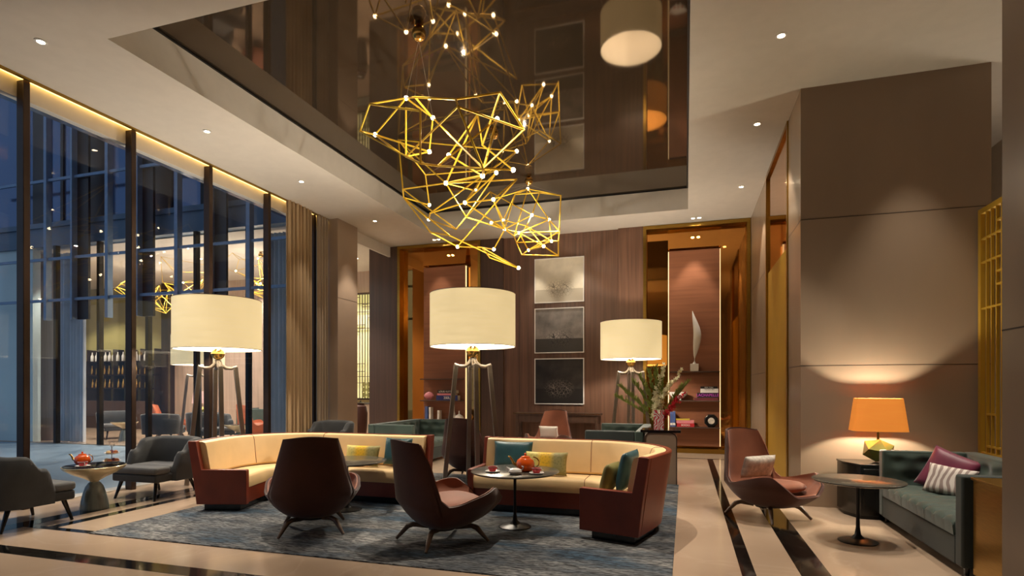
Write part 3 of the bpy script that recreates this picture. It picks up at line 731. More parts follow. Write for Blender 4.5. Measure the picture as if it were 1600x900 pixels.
dup(lampM,(-7.02,7.14,.0012),.78+.14,'tall floor lamp with cream drum shade at the left, behind the near tub chair')
dup(lampM,(-1.10,12.1,0),.09+.14,'tall floor lamp with cream drum shade at the right, by the dark console')
lf = dup(lampM,(-12.35,11.9,0),.81+.14,'tall floor lamp with cream drum shade in the lounge across the courtyard')

# ---- green tuxedo sofas (face -X, run along Y)
def tuxedo(label, loc, rz, L=2.0, D=.93, group='green velvet box sofas'):
    t = thing('box_sofa', loc, rz, label, 'sofa', group)
    h = .80
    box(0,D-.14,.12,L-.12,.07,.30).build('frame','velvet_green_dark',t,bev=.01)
    def tufted(name, fn, nu, nv, m):      # padded panel with buttons
        vs = []; fs = []
        for j in range(nv+1):
            for i in range(nu+1): vs.append(fn(i/nu, j/nv))
        for j in range(nv):
            for i in range(nu):
                a = j*(nu+1)+i; fs.append((a,a+1,a+nu+2,a+nu+1))
        return G().add(vs, fs).build(name, m, t, smooth=80)
    def puff(u, v, nu, nv):                # 0 at button, 1 between
        best = 9
        for r in range(nv):
            off = .5 if r % 2 else 0
            for c in range(nu+1):
                du = (u-(c+off+.0)/nu)*nu; dv = (v-(r+.5)/nv)*nv; best = min(best, du*du+dv*dv)
        return 1-math.exp(-best*9)
    # back along +X side
    box(D-.14,D,0,L,.07,h).build('back','velvet_green',t,bev=.018,seg=3)
    tufted('back_padding', lambda u,v: (D-.14-.005-.035*puff(u,v,6,2)*min(1,8*u,8*(1-u),6*(1-v)+.1), .13+u*(L-.26), .42+v*(h-.44)), 90, 24, 'velvet_green')
    # arms
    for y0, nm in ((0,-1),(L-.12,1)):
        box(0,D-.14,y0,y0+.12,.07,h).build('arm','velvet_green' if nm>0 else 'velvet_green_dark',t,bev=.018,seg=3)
        yy = y0+.12 if nm < 0 else y0
        sg = -nm
        tufted('arm_padding', lambda u,v: (.02+u*(D-.18), yy+sg*(.005+.03*puff(u,v,3,2)*min(1,8*u,8*(1-u),6*(1-v)+.1)), .42+v*(h-.44)), 50, 24, 'velvet_green')
    # channelled seat cushions
    n = 3; Ls = (L-.26)/n
    for k in range(n):
        y0 = .13+k*Ls+.003; y1 = y0+Ls-.006
        vs = []; fs = []; nu, nv = 48, 8; prof = []
        rings = []
        for i in range(nu+1):
            y = y0+(y1-y0)*i/nu; ph = (i/nu*3)%1; zz = .425+.018*math.sin(PI*ph)**.6 if 0 < i < nu else .415
            rings.append([(-.005,y,.302),(D-.18,y,.302),(D-.18,y,zz),(.04,y,zz),(.008,y,zz-.012),(-.012,y,zz-.04)])
        G().loft(rings).build('seat_cushion','velvet_green',t,smooth=40)
    for x in (.06, D-.1):
        for y in (.07, L-.07):
            G().tube([(x,y,.08),(x,y,.002)],[.024,.018],8).build('leg','black',t)
    return t
sR = tuxedo('green tufted velvet sofa at the right edge with burgundy and striped cushions',(2.08,5.30,.0012),0)
s2 = dup(sR,(-1.56,9.1,.0),0,'green tufted sofa behind the right curved sofa, its dark arm towards the camera')
s1 = dup(sR,(-4.80,11.4,.0),PI,'green tufted sofa behind the left curved sofa, seen over its dark arm')
dup(sR,(-14.0,15.9,0),PI/2*3,'pale green sofa in the lounge across the courtyard','green velvet box sofas')
sw = dup(sR,(-9.0,12.85,0),PI/2,'sofa across the courtyard behind the round bell table')
pillow('cushion',.46,.46,.14,'burgundy',(2.62,6.98,.60),(-.35,0.35,-.75),'burgundy satin cushion leaning in the far corner of the green sofa')
pillow('cushion',.42,.30,.13,'zebra',(2.50,6.62,.57),(-.35,.10,-.75),'ivory and brown striped cushion in front of the burgundy one')

PINKS = []
# ---- hexagonal black cabinet and table lamp beside the pillar
t = thing('side_cabinet',(2.18,7.58,.0012),0,'black lacquer side cabinet under the orange table lamp','side table')
hexp = [(-.40,-.02),(-.28,-.27),(.26,-.27),(.38,-.02),(.38,.24),(-.40,.24)]
G().prism([(x*.96,y*.96) for x,y in hexp],0,.04).build('plinth','black_metal',t)
G().prism(hexp,.04,.60).build('body','black',t,bev=.004)
G().prism([(x*1.02,y*1.02) for x,y in hexp],.60,.622).build('top','black',t,bev=.003)
dr = box(-.25,.23,-.2795,-.271,.08,.57).build('door','black',t,bev=.003)
G().tube([(.18,-.29,.28),(.18,-.29,.38)],.005,8).build('handle','bronze',dr)
def table_lamp(label, loc, group, rz=0, e=95):
    t = thing('table_lamp', loc, rz, label, 'table lamp', group)
    bm = bmesh.new(); bmesh.ops.create_icosphere(bm, subdivisions=1, radius=.172)
    rng = random.Random(4)
    bmesh.ops.rotate(bm, verts=bm.verts, matrix=Matrix.Rotation(.5,3,'X'))
    for v in bm.verts: v.co *= rng.uniform(.96,1.06); v.co.z = max(min(v.co.z*.9,.135),-.135)
    me = bpy.data.meshes.new('base'); bmesh.ops.translate(bm, verts=bm.verts, vec=(0,0,.135)); bm.to_mesh(me); bm.free(); me.materials.append(M['facet'])
    o = bpy.data.objects.new('base', me); C.objects.link(o); o.parent = t
    G().lathe([(.014,.26),(.014,.345),(.03,.35),(.03,.37),(.01,.375),(.01,.43)],16).build('stem','brass',t)
    vs = []; 
    def ring(z, a): 
        out = []
        for k in range(48):
            th = 2*PI*k/48; c, s = math.cos(th), math.sin(th); q = (abs(c)**5+abs(s)**5)**(-.2); out.append((a*q*c, a*.62*q*s, z))
        return out
    G().loft([ring(.365,.285),ring(.745,.235)],False).build('lamp_shade','shade_orange',t,thick=.004,smooth=60)
    G().ball((0,0,.475),.03,12).build('bulb','shade_inner',t)
    light('lamp_light','POINT',(0,0,.54),e,(1,.90,.68),t,shadow_soft_size=.03)
    return t
tl = table_lamp('orange-shaded table lamp with faceted green-gold base on the black cabinet',(2.16,7.61,.6235),'table lamps with faceted bases',0)
t = thing('side_cabinet',(-14.7,14.3,0),0,'low dark cabinet under a lamp in the lounge across the courtyard','side table')
box(-.3,.3,-.25,.25,0,.6).build('body','black',t,bev=.005); box(-.31,.31,-.26,.26,.6,.62).build('top','black',t,bev=.003)
_l = dup(tl,(-14.7,14.3,.622),0,'table lamp across the courtyard left of the lamp legs')
PINKS.append(_l)
t = thing('side_cabinet',(-11.35,14.6,0),0,'low pale cabinet in the lounge across the courtyard, right of the cognac chair','side table')
box(-.45,.45,-.25,.25,0,.52).build('body','cream_wall',t,bev=.005); box(-.46,.46,-.26,.26,.52,.54).build('top','black',t,bev=.003)
_l = dup(tl,(-11.2,14.6,.542),0,'table lamp across the courtyard right of the cognac chair')
PINKS.append(_l)
for l_ in PINKS:
    for k_ in l_.children:
        if k_.name.startswith('lamp_shade'): k_.data = k_.data.copy(); k_.data.materials[0] = M['shade_pink']
for x, y, rz, lb in ((-14.5,12.95,-.9,'cognac lounge chair across the courtyard, between the near mullion and the lamp'),(-12.0,13.55,-.35,'brown lounge chair across the courtyard, seen through the legs of the left lamp')):
    c = dup(cA,(x,y,0),rz,lb,'lounge chairs across the courtyard')
    for k in c.children:
        if k.name.split('.')[0] in ('shell','lining'):
            k.data = k.data.copy(); k.data.materials[0] = M['orange_chair']

# ---- gold side cabinet by the near sofa arm, gold lattice screen
t = thing('gold_cabinet',(2.13,5.24,.0),0,'low brushed gold cabinet against the near arm of the green sofa','cabinet')
box(0,.8,-.46,0,.05,.78).build('body','gold',t,bev=.004); box(-.012,.812,-.472,.012,.78,.80).build('top','gold',t,bev=.003); box(.03,.77,-.43,-.03,0,.05).build('plinth','black_metal',t)
box(-.004,0,-.44,-.02,.08,.75).build('door','gold',t)
def lattice(name, loc, W_, H_, label, m, dens, seed, w=.014, d=.03, frame=.06, axis='Y', group=None, margin=0):
    t = thing(name, loc, 0, label, 'screen', group)
    def B(a0,a1,z0,z1,dd=d):
        return (-dd/2,dd/2,a0,a1,z0,z1) if axis == 'Y' else (a0,a1,-dd/2,dd/2,z0,z1)
    g = G(); g.box(*B(0,frame,0,H_,d*1.5)); g.box(*B(W_-frame,W_,0,H_,d*1.5)); g.box(*B(frame,W_-frame,H_-frame,H_,d*1.5)); g.box(*B(frame,W_-frame,0,frame,d*1.5))
    g.build('frame',m,t)
    rng = random.Random(seed); g = G()
    n = int((W_-2*frame)/dens)
    xs = [frame+(W_-2*frame)*(i+1)/(n+1) for i in range(n)]
    for x in xs: g.box(*B(x-w/2,x+w/2,frame,H_-frame))
    z = frame+.12
    while z < H_-frame-.08:
        i = rng.randrange(0,max(1,n-2)); k = min(n-1, i+rng.randrange(1,5)); g.box(*B(xs[i],xs[k],z-w/2,z+w/2,d*1.1)); z += rng.uniform(.08,.24) if (z<1.2 or z>H_-1.5) else rng.uniform(.3,.6)
    for zz in (.55,.75,H_-.35,H_-.62,H_-1.15): g.box(*B(frame,W_-frame,zz-w/2,zz+w/2,d*1.05))
    g.build('lattice',m,t)
    return t
lattice('lattice_screen',(3.27,5.6,0),2.27,3.55,'tall gold lattice screen standing behind the green sofa on the right','gold_satin',.11,3,w=.02)
lt = lattice('lattice_screen',(-10.7,16.0,1.09),1.7,3.45,'backlit yellow lattice screen in the far passage beyond the pilaster','bronze',.10,5,axis='X',w=.016)
o = box(-10.68,-9.02,16.06,16.1,1.1,4.53).build('light_panel','backlit'); tag(o,'glowing pale yellow panel behind the far lattice screen','light panel')
for i in range(5):
    for j in range(3):
        G().lathe([(.001,0),(.075,0),(.075,.02),(.001,.02)],20).build('disc','olive',lt,loc=(.85+.17*i-.02,-.018,.16+.17*j),rot=(PI/2,0,0))
t = thing('far_console',(-9.85,15.6,0),0,'low stone sideboard under the yellow lattice screen in the far passage','sideboard')
box(-.9,.9,-.2,.2,.05,.98).build('body','stone2',t,bev=.004); box(-.92,.92,-.22,.22,.98,1.02).build('top','dark_top',t,bev=.003); box(-.85,.85,-.17,.17,0,.05).build('plinth','black',t)
t = thing('urn',(-8.95,14.3,0),0,'tall dark urn on the floor of the passage beyond the pilaster','urn')
G().lathe([(.13,0),(.15,.02),(.19,.4),(.20,.75),(.16,.95),(.10,1.0),(.12,1.04),(.11,1.04),(.09,1.0)],28).build('body','suede',t); G().lathe([(.10,1.035),(.05,1.07),(.015,1.08),(.02,1.1),(.003,1.12)],20).build('lid','black',t)

# ---- console under the prints
t = thing('console',(-2.95,13.36,0),0,'long dark console table under the three framed prints','console table')
box(-1.05,1.05,-.22,.22,.84,.88).build('top','wood_dark',t,bev=.004); box(-1.0,1.0,-.18,.18,.66,.84).build('apron','wood_dark',t)
for x in (-1.0,.94):
    for y in (-.20,.14): box(x,x+.06,y,y+.06,0,.84).build('leg','wood_dark',t)
box(-1.052,1.052,-.226,-.221,.868,.882).build('edge_trim','brass',t)
# ---- framed prints
for z0, z1, mt, lb in ((3.58,4.68,'pic1','pale misty framed print at the top of the column of three'),(2.34,3.45,'pic2','grey landscape framed print in the middle of the column of three'),(1.08,2.21,'pic3','dark night framed print of a leafless bush, lowest of the three')):
    x0, x1 = -3.59,-2.35; zc = (z0+z1)/2; hw = (x1-x0)/2; hh = (z1-z0)/2
    t = thing('framed_print',((x0+x1)/2,13.63,zc),0,lb,'picture','framed prints on the walnut wall')
    box(-hw+.02,hw-.02,-.01,.01,-hh+.02,hh-.02).build('print',mt,t)
    g = box(-hw,hw,-.025,.025,hh-.022,hh); g.box(-hw,hw,-.025,.025,-hh,-hh+.022); g.box(-hw,-hw+.022,-.025,.025,-hh+.022,hh-.022); g.box(hw-.022,hw,-.025,.025,-hh+.022,hh-.022)
    g.build('frame','white',t)

# ---- shelves, books and ornaments in the two niches
def shelf(x0, x1, z, label, m='wood_dark'):
    o = box(x0,x1,13.36,13.618,z-.025,z).build('shelf',m,bev=.002); return tag(o,label,'shelf','niche shelves')
def text(s, size, loc, rot, m, parent, ext=.0008):
    cu = bpy.data.curves.new('title','FONT'); cu.body = s; cu.size = size; cu.align_x = 'CENTER'; cu.align_y = 'CENTER'; cu.extrude = ext
    o = bpy.data.objects.new('title', cu); C.objects.link(o); bpy.context.view_layer.update()
    me = bpy.data.meshes.new_from_object(o.evaluated_get(bpy.context.evaluated_depsgraph_get())); bpy.data.objects.remove(o)
    me.materials.clear(); me.materials.append(M[m]); o = bpy.data.objects.new('title', me); C.objects.link(o); o.location = loc; o.rotation_euler = rot; o.parent = parent
    return o
M['book_black'] = mat('book_black',(22,20,22),.5); M['book_white'] = mat('book_white',(226,222,216),.6); M['book_pink'] = mat('book_pink',(214,130,140),.6)
M['book_navy'] = mat('book_navy',(34,44,110),.5); M['book_red'] = mat('book_red',(176,34,44),.5); M['book_plum'] = mat('book_plum',(96,40,44),.5); M['book_blue'] = mat('book_blue',(70,92,150),.5)
M['book_yellow'] = mat('book_yellow',(200,176,60),.5); M['page'] = mat('page_paper',(220,210,190),.8); M['magenta'] = mat('magenta_ink',(190,60,190),.5); M['ink_white'] = mat('white_ink',(240,236,230),.6); M['ink_black']=mat('black_ink',(30,28,28),.6)
def book_flat(x, z, w, h, d, m, label, title=None, ink='ink_white', grp='books in the niches', y=13.40):
    t = thing('book',(x,y,z),random.uniform(-.02,.02),label,'book',grp)
    g = box(-w/2,w/2,0,d,0,.004); g.box(-w/2,w/2,0,d,h-.004,h); g.box(-w/2,w/2,-.003,.001,0,h); cv = g.build('cover',m,t)
    box(-w/2+.004,w/2-.004,.002,d-.004,.004,h-.004).build('pages','page',t)
    if title: text(title,h*.72,(0,-.0042,h/2),(PI/2,0,0),ink,cv)
    return z+h+.0005
def book_up(x, z, w, h, d, m, label, y=13.40, stripe=None):
    t = thing('book',(x,y,z),0,label,'book','books in the niches')
    g = box(-w/2,-w/2+.004,0,d,0,h); g.box(w/2-.004,w/2,0,d,0,h); g.box(-w/2,w/2,-.003,.001,0,h); cv = g.build('cover',m,t)
    box(-w/2+.004,w/2-.004,.002,d-.004,.003,h-.003).build('pages','page',t)
    if stripe: box(-w/2,w/2,-.005,-.003,h*.1,h*.25).build('spine_label','ink_white',cv)
# right niche
shelf(-.36,.73,1.86,'upper shelf of the right niche, under the white sculpture'); shelf(-.36,.73,1.20,'middle shelf of the right niche, with a bowl and stacked books'); shelf(-.36,.73,.60,'lower shelf of the right niche, with books and a round black clock')
z = 1.201
z = book_flat(.44,z,.50,.06,.17,'book_plum','thick brown-red book at the bottom of the stack on the middle right shelf')
z = book_flat(.47,z,.44,.115,.17,'book_black','black book with magenta lettering in the stack on the middle right shelf','LACHAPELLE','magenta')
z = book_flat(.51,z,.38,.045,.16,'book_white','lower white book in the stack on the middle right shelf')
z = book_flat(.51,z,.38,.045,.16,'book_white','upper white book with black lettering on the middle right shelf','FASHION ART','ink_black')
z = book_flat(.50,z,.36,.05,.16,'book_black','black book with white lettering topmost of the right niche stack','NEW YORK','ink_white')
t = thing('bowl',(-.16,13.47,1.2),0,'white footed bowl with red spots on the middle shelf of the right niche','bowl')
G().lathe([(.05,.04),(.12,.06),(.18,.12),(.20,.19),(.19,.19),(.165,.12),(.1,.075),(.002,.06)],36,cap=False,sy=.45).build('bowl','white',t)
for x in (-.045,.045): G().ball((x,0,.026),.025,10).build('foot','white',t)
for x, zz in ((-.08,.13),(0,.15),(.09,.14)): G().lathe([(.001,-.002),(.02,-.002),(.02,.004),(.001,.004)],12).build('spot','red',t,loc=(x,-.082+abs(x)*.09,zz),rot=(PI/2,0,0))
z = .601
book_up(-.31,z,.05,.34,.16,'book_blue','blue upright book, left one of the pair on the lower right shelf',stripe=1); book_up(-.25,z,.055,.35,.16,'book_blue','blue upright book, right one of the pair on the lower right shelf',stripe=1)
z = book_flat(.0,z,.38,.08,.16,'book_red','red book with white lettering at the bottom of the low stack','BOOKS','ink_white')
z = book_flat(-.01,z,.38,.07,.16,'book_pink','pale pink book on the red one on the lower right shelf')
z = book_flat(-.06,z,.30,.03,.15,'book_yellow','thin yellow book on top of the low stack in the right niche')
t = thing('round_clock',(.55,13.47,.60),0,'round black speaker-like clock on the lower shelf of the right niche','clock')
G().lathe([(.001,-.05),(.12,-.05),(.155,-.03),(.155,.03),(.12,.05),(.001,.05)],8,a0=PI/8).build('case','black',t,loc=(0,0,.145),rot=(PI/2,0,0))
G().lathe([(.13,0),(.12,.012),(.075,.005),(.07,0)],32,cap=False).build('bezel','black_metal',t,loc=(0,-.052,.145),rot=(PI/2,0,0))
G().lathe([(.001,0),(.072,0),(.072,.008),(.001,.012)],24).build('dial','ikat',t,loc=(0,-.052,.145),rot=(PI/2,0,0))
# sculpture: slender curved blade on a block
t = thing('sculpture',(.19,13.47,1.86),0,'slender white blade-shaped sculpture on a block in the right niche','sculpture')
box(-.09,.09,-.08,.08,0,.17).build('base','white',t,bev=.006)
rings = []
for i in range(41):
    s = i/40; z = .17+1.20*s
    cx = .0+.02*math.sin(s*PI)+.05*math.sin((s-.15)*PI*.95)*(s>.15)-.07*smooth(.5,1,s)
    w = .035*(1-smooth(0,.06,s))+.006+ .09*math.sin(max(0,min(1,(s-.10)/.9))*PI)**.9
    th = .02*(1-smooth(0,.06,s))+.006+ .045*math.sin(max(0,min(1,(s-.10)/.9))*PI)
    tw = .9*s
    rings.append([(cx+w*math.cos(a)*math.cos(tw)-th*math.sin(a)*math.sin(tw)*.5, w*math.cos(a)*math.sin(tw)*.5+th*math.sin(a), z) for a in [2*PI*k/20 for k in range(20)]])
G().loft(rings).build('blade','white',t,smooth=70)
# left niche
shelf(-6.60,-5.47,1.72,'upper shelf of the left niche behind the middle lamp'); shelf(-6.60,-5.47,1.16,'middle shelf of the left niche with the stacked books'); shelf(-6.60,-5.47,.60,'lower shelf of the left niche with bottles and upright books')
z = 1.161
z = book_flat(-5.86,z,.60,.13,.17,'book_navy','navy book with white lettering at the bottom of the left niche stack','200L','ink_white')
z = book_flat(-5.88,z,.50,.05,.17,'book_pink','pink book in the middle of the left niche stack')
z = book_flat(-5.86,z,.52,.085,.17,'book_black','black book with white lettering topmost of the left niche stack','LOUIS VUITTON','ink_white')
t = thing('shell_ornament',(-6.40,13.48,1.16),0,'pink fan-shaped ornament on the middle shelf of the left niche','ornament')
G().lathe([(.02,0),(.05,.02),(.13,.09),(.14,.13),(.09,.19),(.02,.22)],24,sy=.4).build('body','book_pink',t)
z = .601
book_up(-6.44,z,.07,.40,.16,'book_blue','tall blue upright book on the lower left niche shelf'); book_up(-6.34,z,.05,.38,.16,'book_white','first white upright book on the lower left niche shelf'); book_up(-6.10,z,.05,.30,.16,'book_white','shorter white upright book on the lower left niche shelf')
for x, prof, m, lb, nm in ((-5.80,[(.035,0),(.045,.01),(.045,.16),(.016,.22),(.013,.28),(.017,.285)],'teal','slim blue bottle on the lower shelf of the left niche','bottle'),
    (-5.69,[(.035,0),(.05,.02),(.048,.18),(.018,.28),(.013,.44),(.017,.445)],'ikat','tall pale green bottle beside the round cream vase','bottle'),
    (-5.55,[(.04,0),(.10,.04),(.125,.10),(.10,.165),(.03,.205),(.016,.22),(.014,.29),(.022,.295)],'white','round cream long-necked vase on the lower shelf of the left niche','vase')):
    o = G().lathe(prof,28).build(nm,m,loc=(x,13.47,.6)); tag(o,lb,nm)

# ---- arched cabinet with the flower vase
t = thing('arched_cabinet',(-.37,9.22,0),0,'grey cabinet with black top and arched corner at the end of the right sofa','cabinet')
pts = [(-.24,.0)]+[(.24,0)]+[(.24,.70)]+[(.24-.10+.10*math.cos(a),.70+.10*math.sin(a)) for a in [PI/2*k/6 for k in range(1,7)]]+[(-.14+.10*math.cos(a),.70+.10*math.sin(a)) for a in [PI/2+PI/2*k/6 for k in range(0,7)]]
g = G(); n = len(pts); g.add([(x,-.22,z) for x,z in pts]+[(x,.22,z) for x,z in pts],[tuple(range(n)),tuple(range(n,2*n))[::-1]]+[(i,(i+1)%n,n+(i+1)%n,n+i) for i in range(n)])
g.build('body','stone2',t)
G().tube([(x*1.0,-.225,z) for x,z in [(.24,0)]+pts[2:-1]+[(-.24,0)]],.008,6).build('edge_trim','bronze',t)
box(-.30,.30,-.25,.25,.802,.84).build('top','black_top',t,bev=.003)
g = box(-.30,.30,-.24,-.22,.72,.80)
vz = .8405; vx, vy = -.40, 9.18
t = thing('vase',(vx,vy,vz),0,'square glass vase with a red and white pattern on the arched cabinet','vase')
M['vase_pattern'] = wave_fabric('red_white_vase',(220,206,200),(196,40,60),7,22)
g = box(-.075,.075,-.075,.075,0,.012); g.box(-.075,.075,-.075,-.068,.012,.30); g.box(-.075,.075,.068,.075,.012,.30); g.box(-.075,-.068,-.068,.068,.012,.30); g.box(.068,.075,-.068,.068,.012,.30); g.build('body','vase_pattern',t)
t = thing('flower_arrangement',(vx,vy,vz+.013),0,'tall spray of cream orchids, green fronds and red blooms in the square vase','flowers')
rng = random.Random(11)
def blossom(g, c, r, n=5):
    c = Vector(c); ax = Vector((rng.uniform(-1,1),-1+rng.uniform(-.4,.4),rng.uniform(-.6,.6))).normalized(); u = ax.cross(Vector((0,0,1))).normalized(); v = ax.cross(u)
    for k in range(n):
        a = 2*PI*k/n+rng.random()*.3; d = u*math.cos(a)+v*math.sin(a); p = u*-math.sin(a)+v*math.cos(a)
        q = [c, c+d*r*.5+p*r*.3+ax*r*.12, c+d*r+ax*r*.05, c+d*r*.5-p*r*.3+ax*r*.12]
        g.add(q+[x+ax*.003 for x in q],[(0,1,2,3),(7,6,5,4),(0,4,5,1),(1,5,6,2),(2,6,7,3),(3,7,4,0)])
    g.add(*((lambda b: (b.v,b.f))(G().ball(tuple(c+ax*.006), r*.16, 6))))
for lean, hgt, x0 in ((.18,.62,.0),(.02,.70,.02),(.10,.50,-.02)):                       # orchid sprays
    g = G(); st = G(); pts = []
    for i in range(9):
        s = i/8; pts.append((x0-.02+lean*s*s-.10*math.sin(s*PI)*.4, -.02*s, .04+hgt*s))
    st.tube(pts,.004,6).build('stem','green_leaf',t)
    for i in range(40):
        s = .30+.70*i/25; k = min(7,int(s*8)); f = s*8-k; P0 = Vector(pts[k]).lerp(Vector(pts[k+1]),f)
        w = .075*(1.15-s*.7); blossom(g, P0+Vector((rng.uniform(-w,w),rng.uniform(-w,w),rng.uniform(-.03,.03))), rng.uniform(.040,.056)*(1.2-.4*s))
    g.build('orchid_blossoms','orchid',t,smooth=0,kind='stuff')
g = G(); 
for lean, hgt in ((-.62,.72),(-.52,.62),(-.40,.80),(-.30,.90),(-.16,.98),(-.05,1.02),(.06,.96),(.36,.72),(.44,.80),(-.68,.56),(-.22,.74)):
    pts = [(lean*.05,0,.03)]
    for i in range(1,12):
        s = i/11; pts.append((lean*s**1.15, .05*math.sin(s*7+lean*9), .03+hgt*s-.10*s*s))
    st = G(); st.tube(pts,[.004-.0002*i for i in range(12)],5)
    for i in range(80):
        s = .35+.65*i/80; k = min(10,int(s*11)); f = s*11-k; P0 = Vector(pts[k]).lerp(Vector(pts[k+1]),f)
        dr = Vector((lean*.5+rng.uniform(-.55,.55), rng.uniform(-.5,.5), .8)).normalized(); ln = rng.uniform(.06,.11); sd = dr.cross(Vector((0,1,0))).normalized()*.011
        q = [P0, P0+dr*ln*.5+sd, P0+dr*ln, P0+dr*ln*.5-sd]; nn = Vector((0,.002,0))
        g.add(q+[x+nn for x in q],[(0,1,2,3),(7,6,5,4),(0,4,5,1),(1,5,6,2),(2,6,7,3),(3,7,4,0)])
    st.build('stem','green_leaf',t)
g.build('fronds','green_leaf',t,smooth=0,kind='stuff')
g = G()
for lean, hgt in ((.30,.46),(.40,.52),(.22,.36)):
    pts = [(lean*(i/8)**1.1,-.03*(i/8),.05+hgt*i/8) for i in range(9)]
    G().tube(pts,.004,5).build('stem','red_petal',t)
    for i in range(30):
        s = .25+.75*i/29; k = min(7,int(s*8)); f = s*8-k; P0 = Vector(pts[k]).lerp(Vector(pts[k+1]),f); blossom(g, P0+Vector((rng.uniform(-.035,.035),rng.uniform(-.03,.03),rng.uniform(-.02,.02))), rng.uniform(.02,.032),4)
g.build('red_blossoms','red_petal',t,smooth=0,kind='stuff')

# ---- drapes
def drape(name, x0, y0, x1, y1, z1, m, label, folds, amp=.05, z0=.01, cat='curtain', group=None):
    n = folds*8; d = Vector((x1-x0,y1-y0)); L = d.length; d.normalize(); nr = Vector((-d.y,d.x)); rng = random.Random(folds)
    ph = [rng.uniform(.7,1.3) for _ in range(folds+1)]
    a = []; b = []
    for i in range(n+1):
        s = i/n; k = int(s*folds) if s < 1 else folds-1; off = amp*ph[k]*math.sin(2*PI*folds*s)
        p = Vector((x0,y0))+d*L*s+nr*off; p2 = Vector((x0,y0))+d*L*s+nr*off*.82; a.append((p.x,p.y,z0)); b.append((p2.x,p2.y,z1))
    mid = [((p[0]+q[0])/2,(p[1]+q[1])/2,(z0+z1)/2) for p, q in zip(a, b)]
    o = G().loft([a,mid,b],False,False).build(name,m,smooth=80,thick=.006)
    return tag(o,label,cat,group)
drape('drape',-7.645,9.52,-7.645,10.30,5.5,'drape','brown floor-length drape lit from the cove at the end of the glass wall',7)
drape('drape',-7.66,10.52,-7.66,10.90,5.5,'sheer','taupe drape between the brown drape and the stone pilaster',4,.04)
drape('drape',-16.75,11.32,-15.6,11.32,5.2,'drape_blue','blue-grey drape across the courtyard beside the brown panel',9,.06)
drape('drape',-9.75,11.32,-8.5,11.32,5.2,'drape_blue','blue-grey drape across the courtyard seen left of the brown drape',10,.06)

# ---- back bar across the courtyard
t = thing('back_bar',(-20.6,15.9,0),0,'tall bar shelving with bottles in the olive-walled room across the courtyard','shelving')
for x in [-2.3+.66*i for i in range(8)]: box(x-.02,x+.02,-.2,.2,0,2.9).build('upright','bronze',t)
for z in (.95,1.45,1.95,2.45): box(-2.32,2.34,-.2,.2,z-.015,z+.015).build('shelf','bronze',t)
box(-2.32,2.34,-.5,-.25,0,1.0).build('counter','wood_dark',t)
b0 = None; rng = random.Random(3)
for z, zn in ((1.465,'lower'),(1.965,'middle'),(2.465,'upper')):
    for i in range(20):
        x = -22.8+.22*i+rng.uniform(-.03,.03)
        o = G().lathe([(.05,0),(.055,.01),(.055,.20),(.02,.27),(.018,.34),(.022,.345)],12).build('bottle',('amber_glass','olive','white','brass')[rng.randrange(4)],loc=(x,15.82,z)) if b0 is None or i < 4 else b0.copy()
        if o.name not in C.objects: C.objects.link(o); o.location = (x,15.82,z)
        b0 = o; tag(o,'bottle in a row on the %s shelf of the far back bar'%zn,'bottle','bottles on the %s shelf of the back bar'%zn)

# ---- chandelier
def chandelier(data, canopy, label, bulbs, r=.012, loc=None, group='gold wire chandeliers'):
    nodes_, edges = data; cx = sum(p[0] for p in nodes_.values())/len(nodes_); cy = sum(p[1] for p in nodes_.values())/len(nodes_)
    top = 5.735; t = thing('wire_chandelier',(canopy[0],canopy[1],top),0,label,'chandelier',group); O = Vector((canopy[0],canopy[1],top))
    g = G()
    for e in edges.split():
        a, b = Vector(nodes_[e[0]])-O, Vector(nodes_[e[1]])-O; g.tube([a,b],r,6)
    for p in nodes_.values():
        v = Vector(p)-O; q = G().ball(tuple(v),r*1.15,8); g.add(q.v,q.f)
    g.build('frame','goldwire',t)
    for k in bulbs: G().ball(tuple(Vector(nodes_[k])-O),.028,12).build('bulb','bulb',t)
    hi = sorted(nodes_.values(), key=lambda p: -p[2])[:6:2]
    G().lathe([(.001,-.005),(.05,-.005),(.05,-.03),(.02,-.035)],24).build('canopy','brass',t)
    G().ball((0,0,-.12),.085,20).build('canopy_ball','brass',t)
    G().tube([(0,0,-.03),(0,0,-.06)],.006,6).build('cable','nickel',t)
    for p in hi: G().tube([(0,0,-.19),tuple(Vector(p)-O)],.002,5).build('cable','nickel',t)
    light('chandelier_light','POINT',(cx-O.x,cy-O.y,sum(p[2] for p in nodes_.values())/len(nodes_)-O.z),40,WARM,t,shadow_soft_size=.02)
    return t
CH1=({'a': (-3.69, 6.1, 4.96), 'b': (-3.95, 6.3, 4.75), 'c': (-3.51, 6.7, 5.3), 'd': (-3.13, 6.2, 5.01), 'e': (-2.47, 5.9, 4.74), 'f': (-1.98, 6.0, 4.79), 'g': (-1.76, 6.2, 4.43), 'h': (-2.28, 5.5, 4.44), 'i': (-3.22, 6.9, 5.09), 'j': (-4.03, 6.8, 4.93), 'k': (-2.91, 5.9, 4.07), 'l': (-3.41, 6.5, 4.44), 'n': (-2.91, 5.9, 4.67), 'm': (-3.41, 6.5, 5.06), 'o': (-2.78, 6.1, 4.1), 'p': (-2.07, 5.7, 3.84), 'q': (-2.37, 6.5, 4.08), 's': (-3.32, 7.0, 4.69), 't': (-2.62, 7.0, 5.1), 'u': (-2.59, 7.1, 4.73), 'v': (-2.25, 6.7, 4.85), 'w': (-3.12, 7.2, 4.7), 'x': (-3.03, 6.9, 4.2), 'y': (-3.34, 6.2, 4.36), 'z': (-2.04, 6.7, 4.19)},'ab ac an bj by yk ko cj cd de ef fg eh hg fu di ci is ip hl gp op pq tu tx vp vo js kn lm qv mn hp sl oz wt wq xq ow uz kl yj')
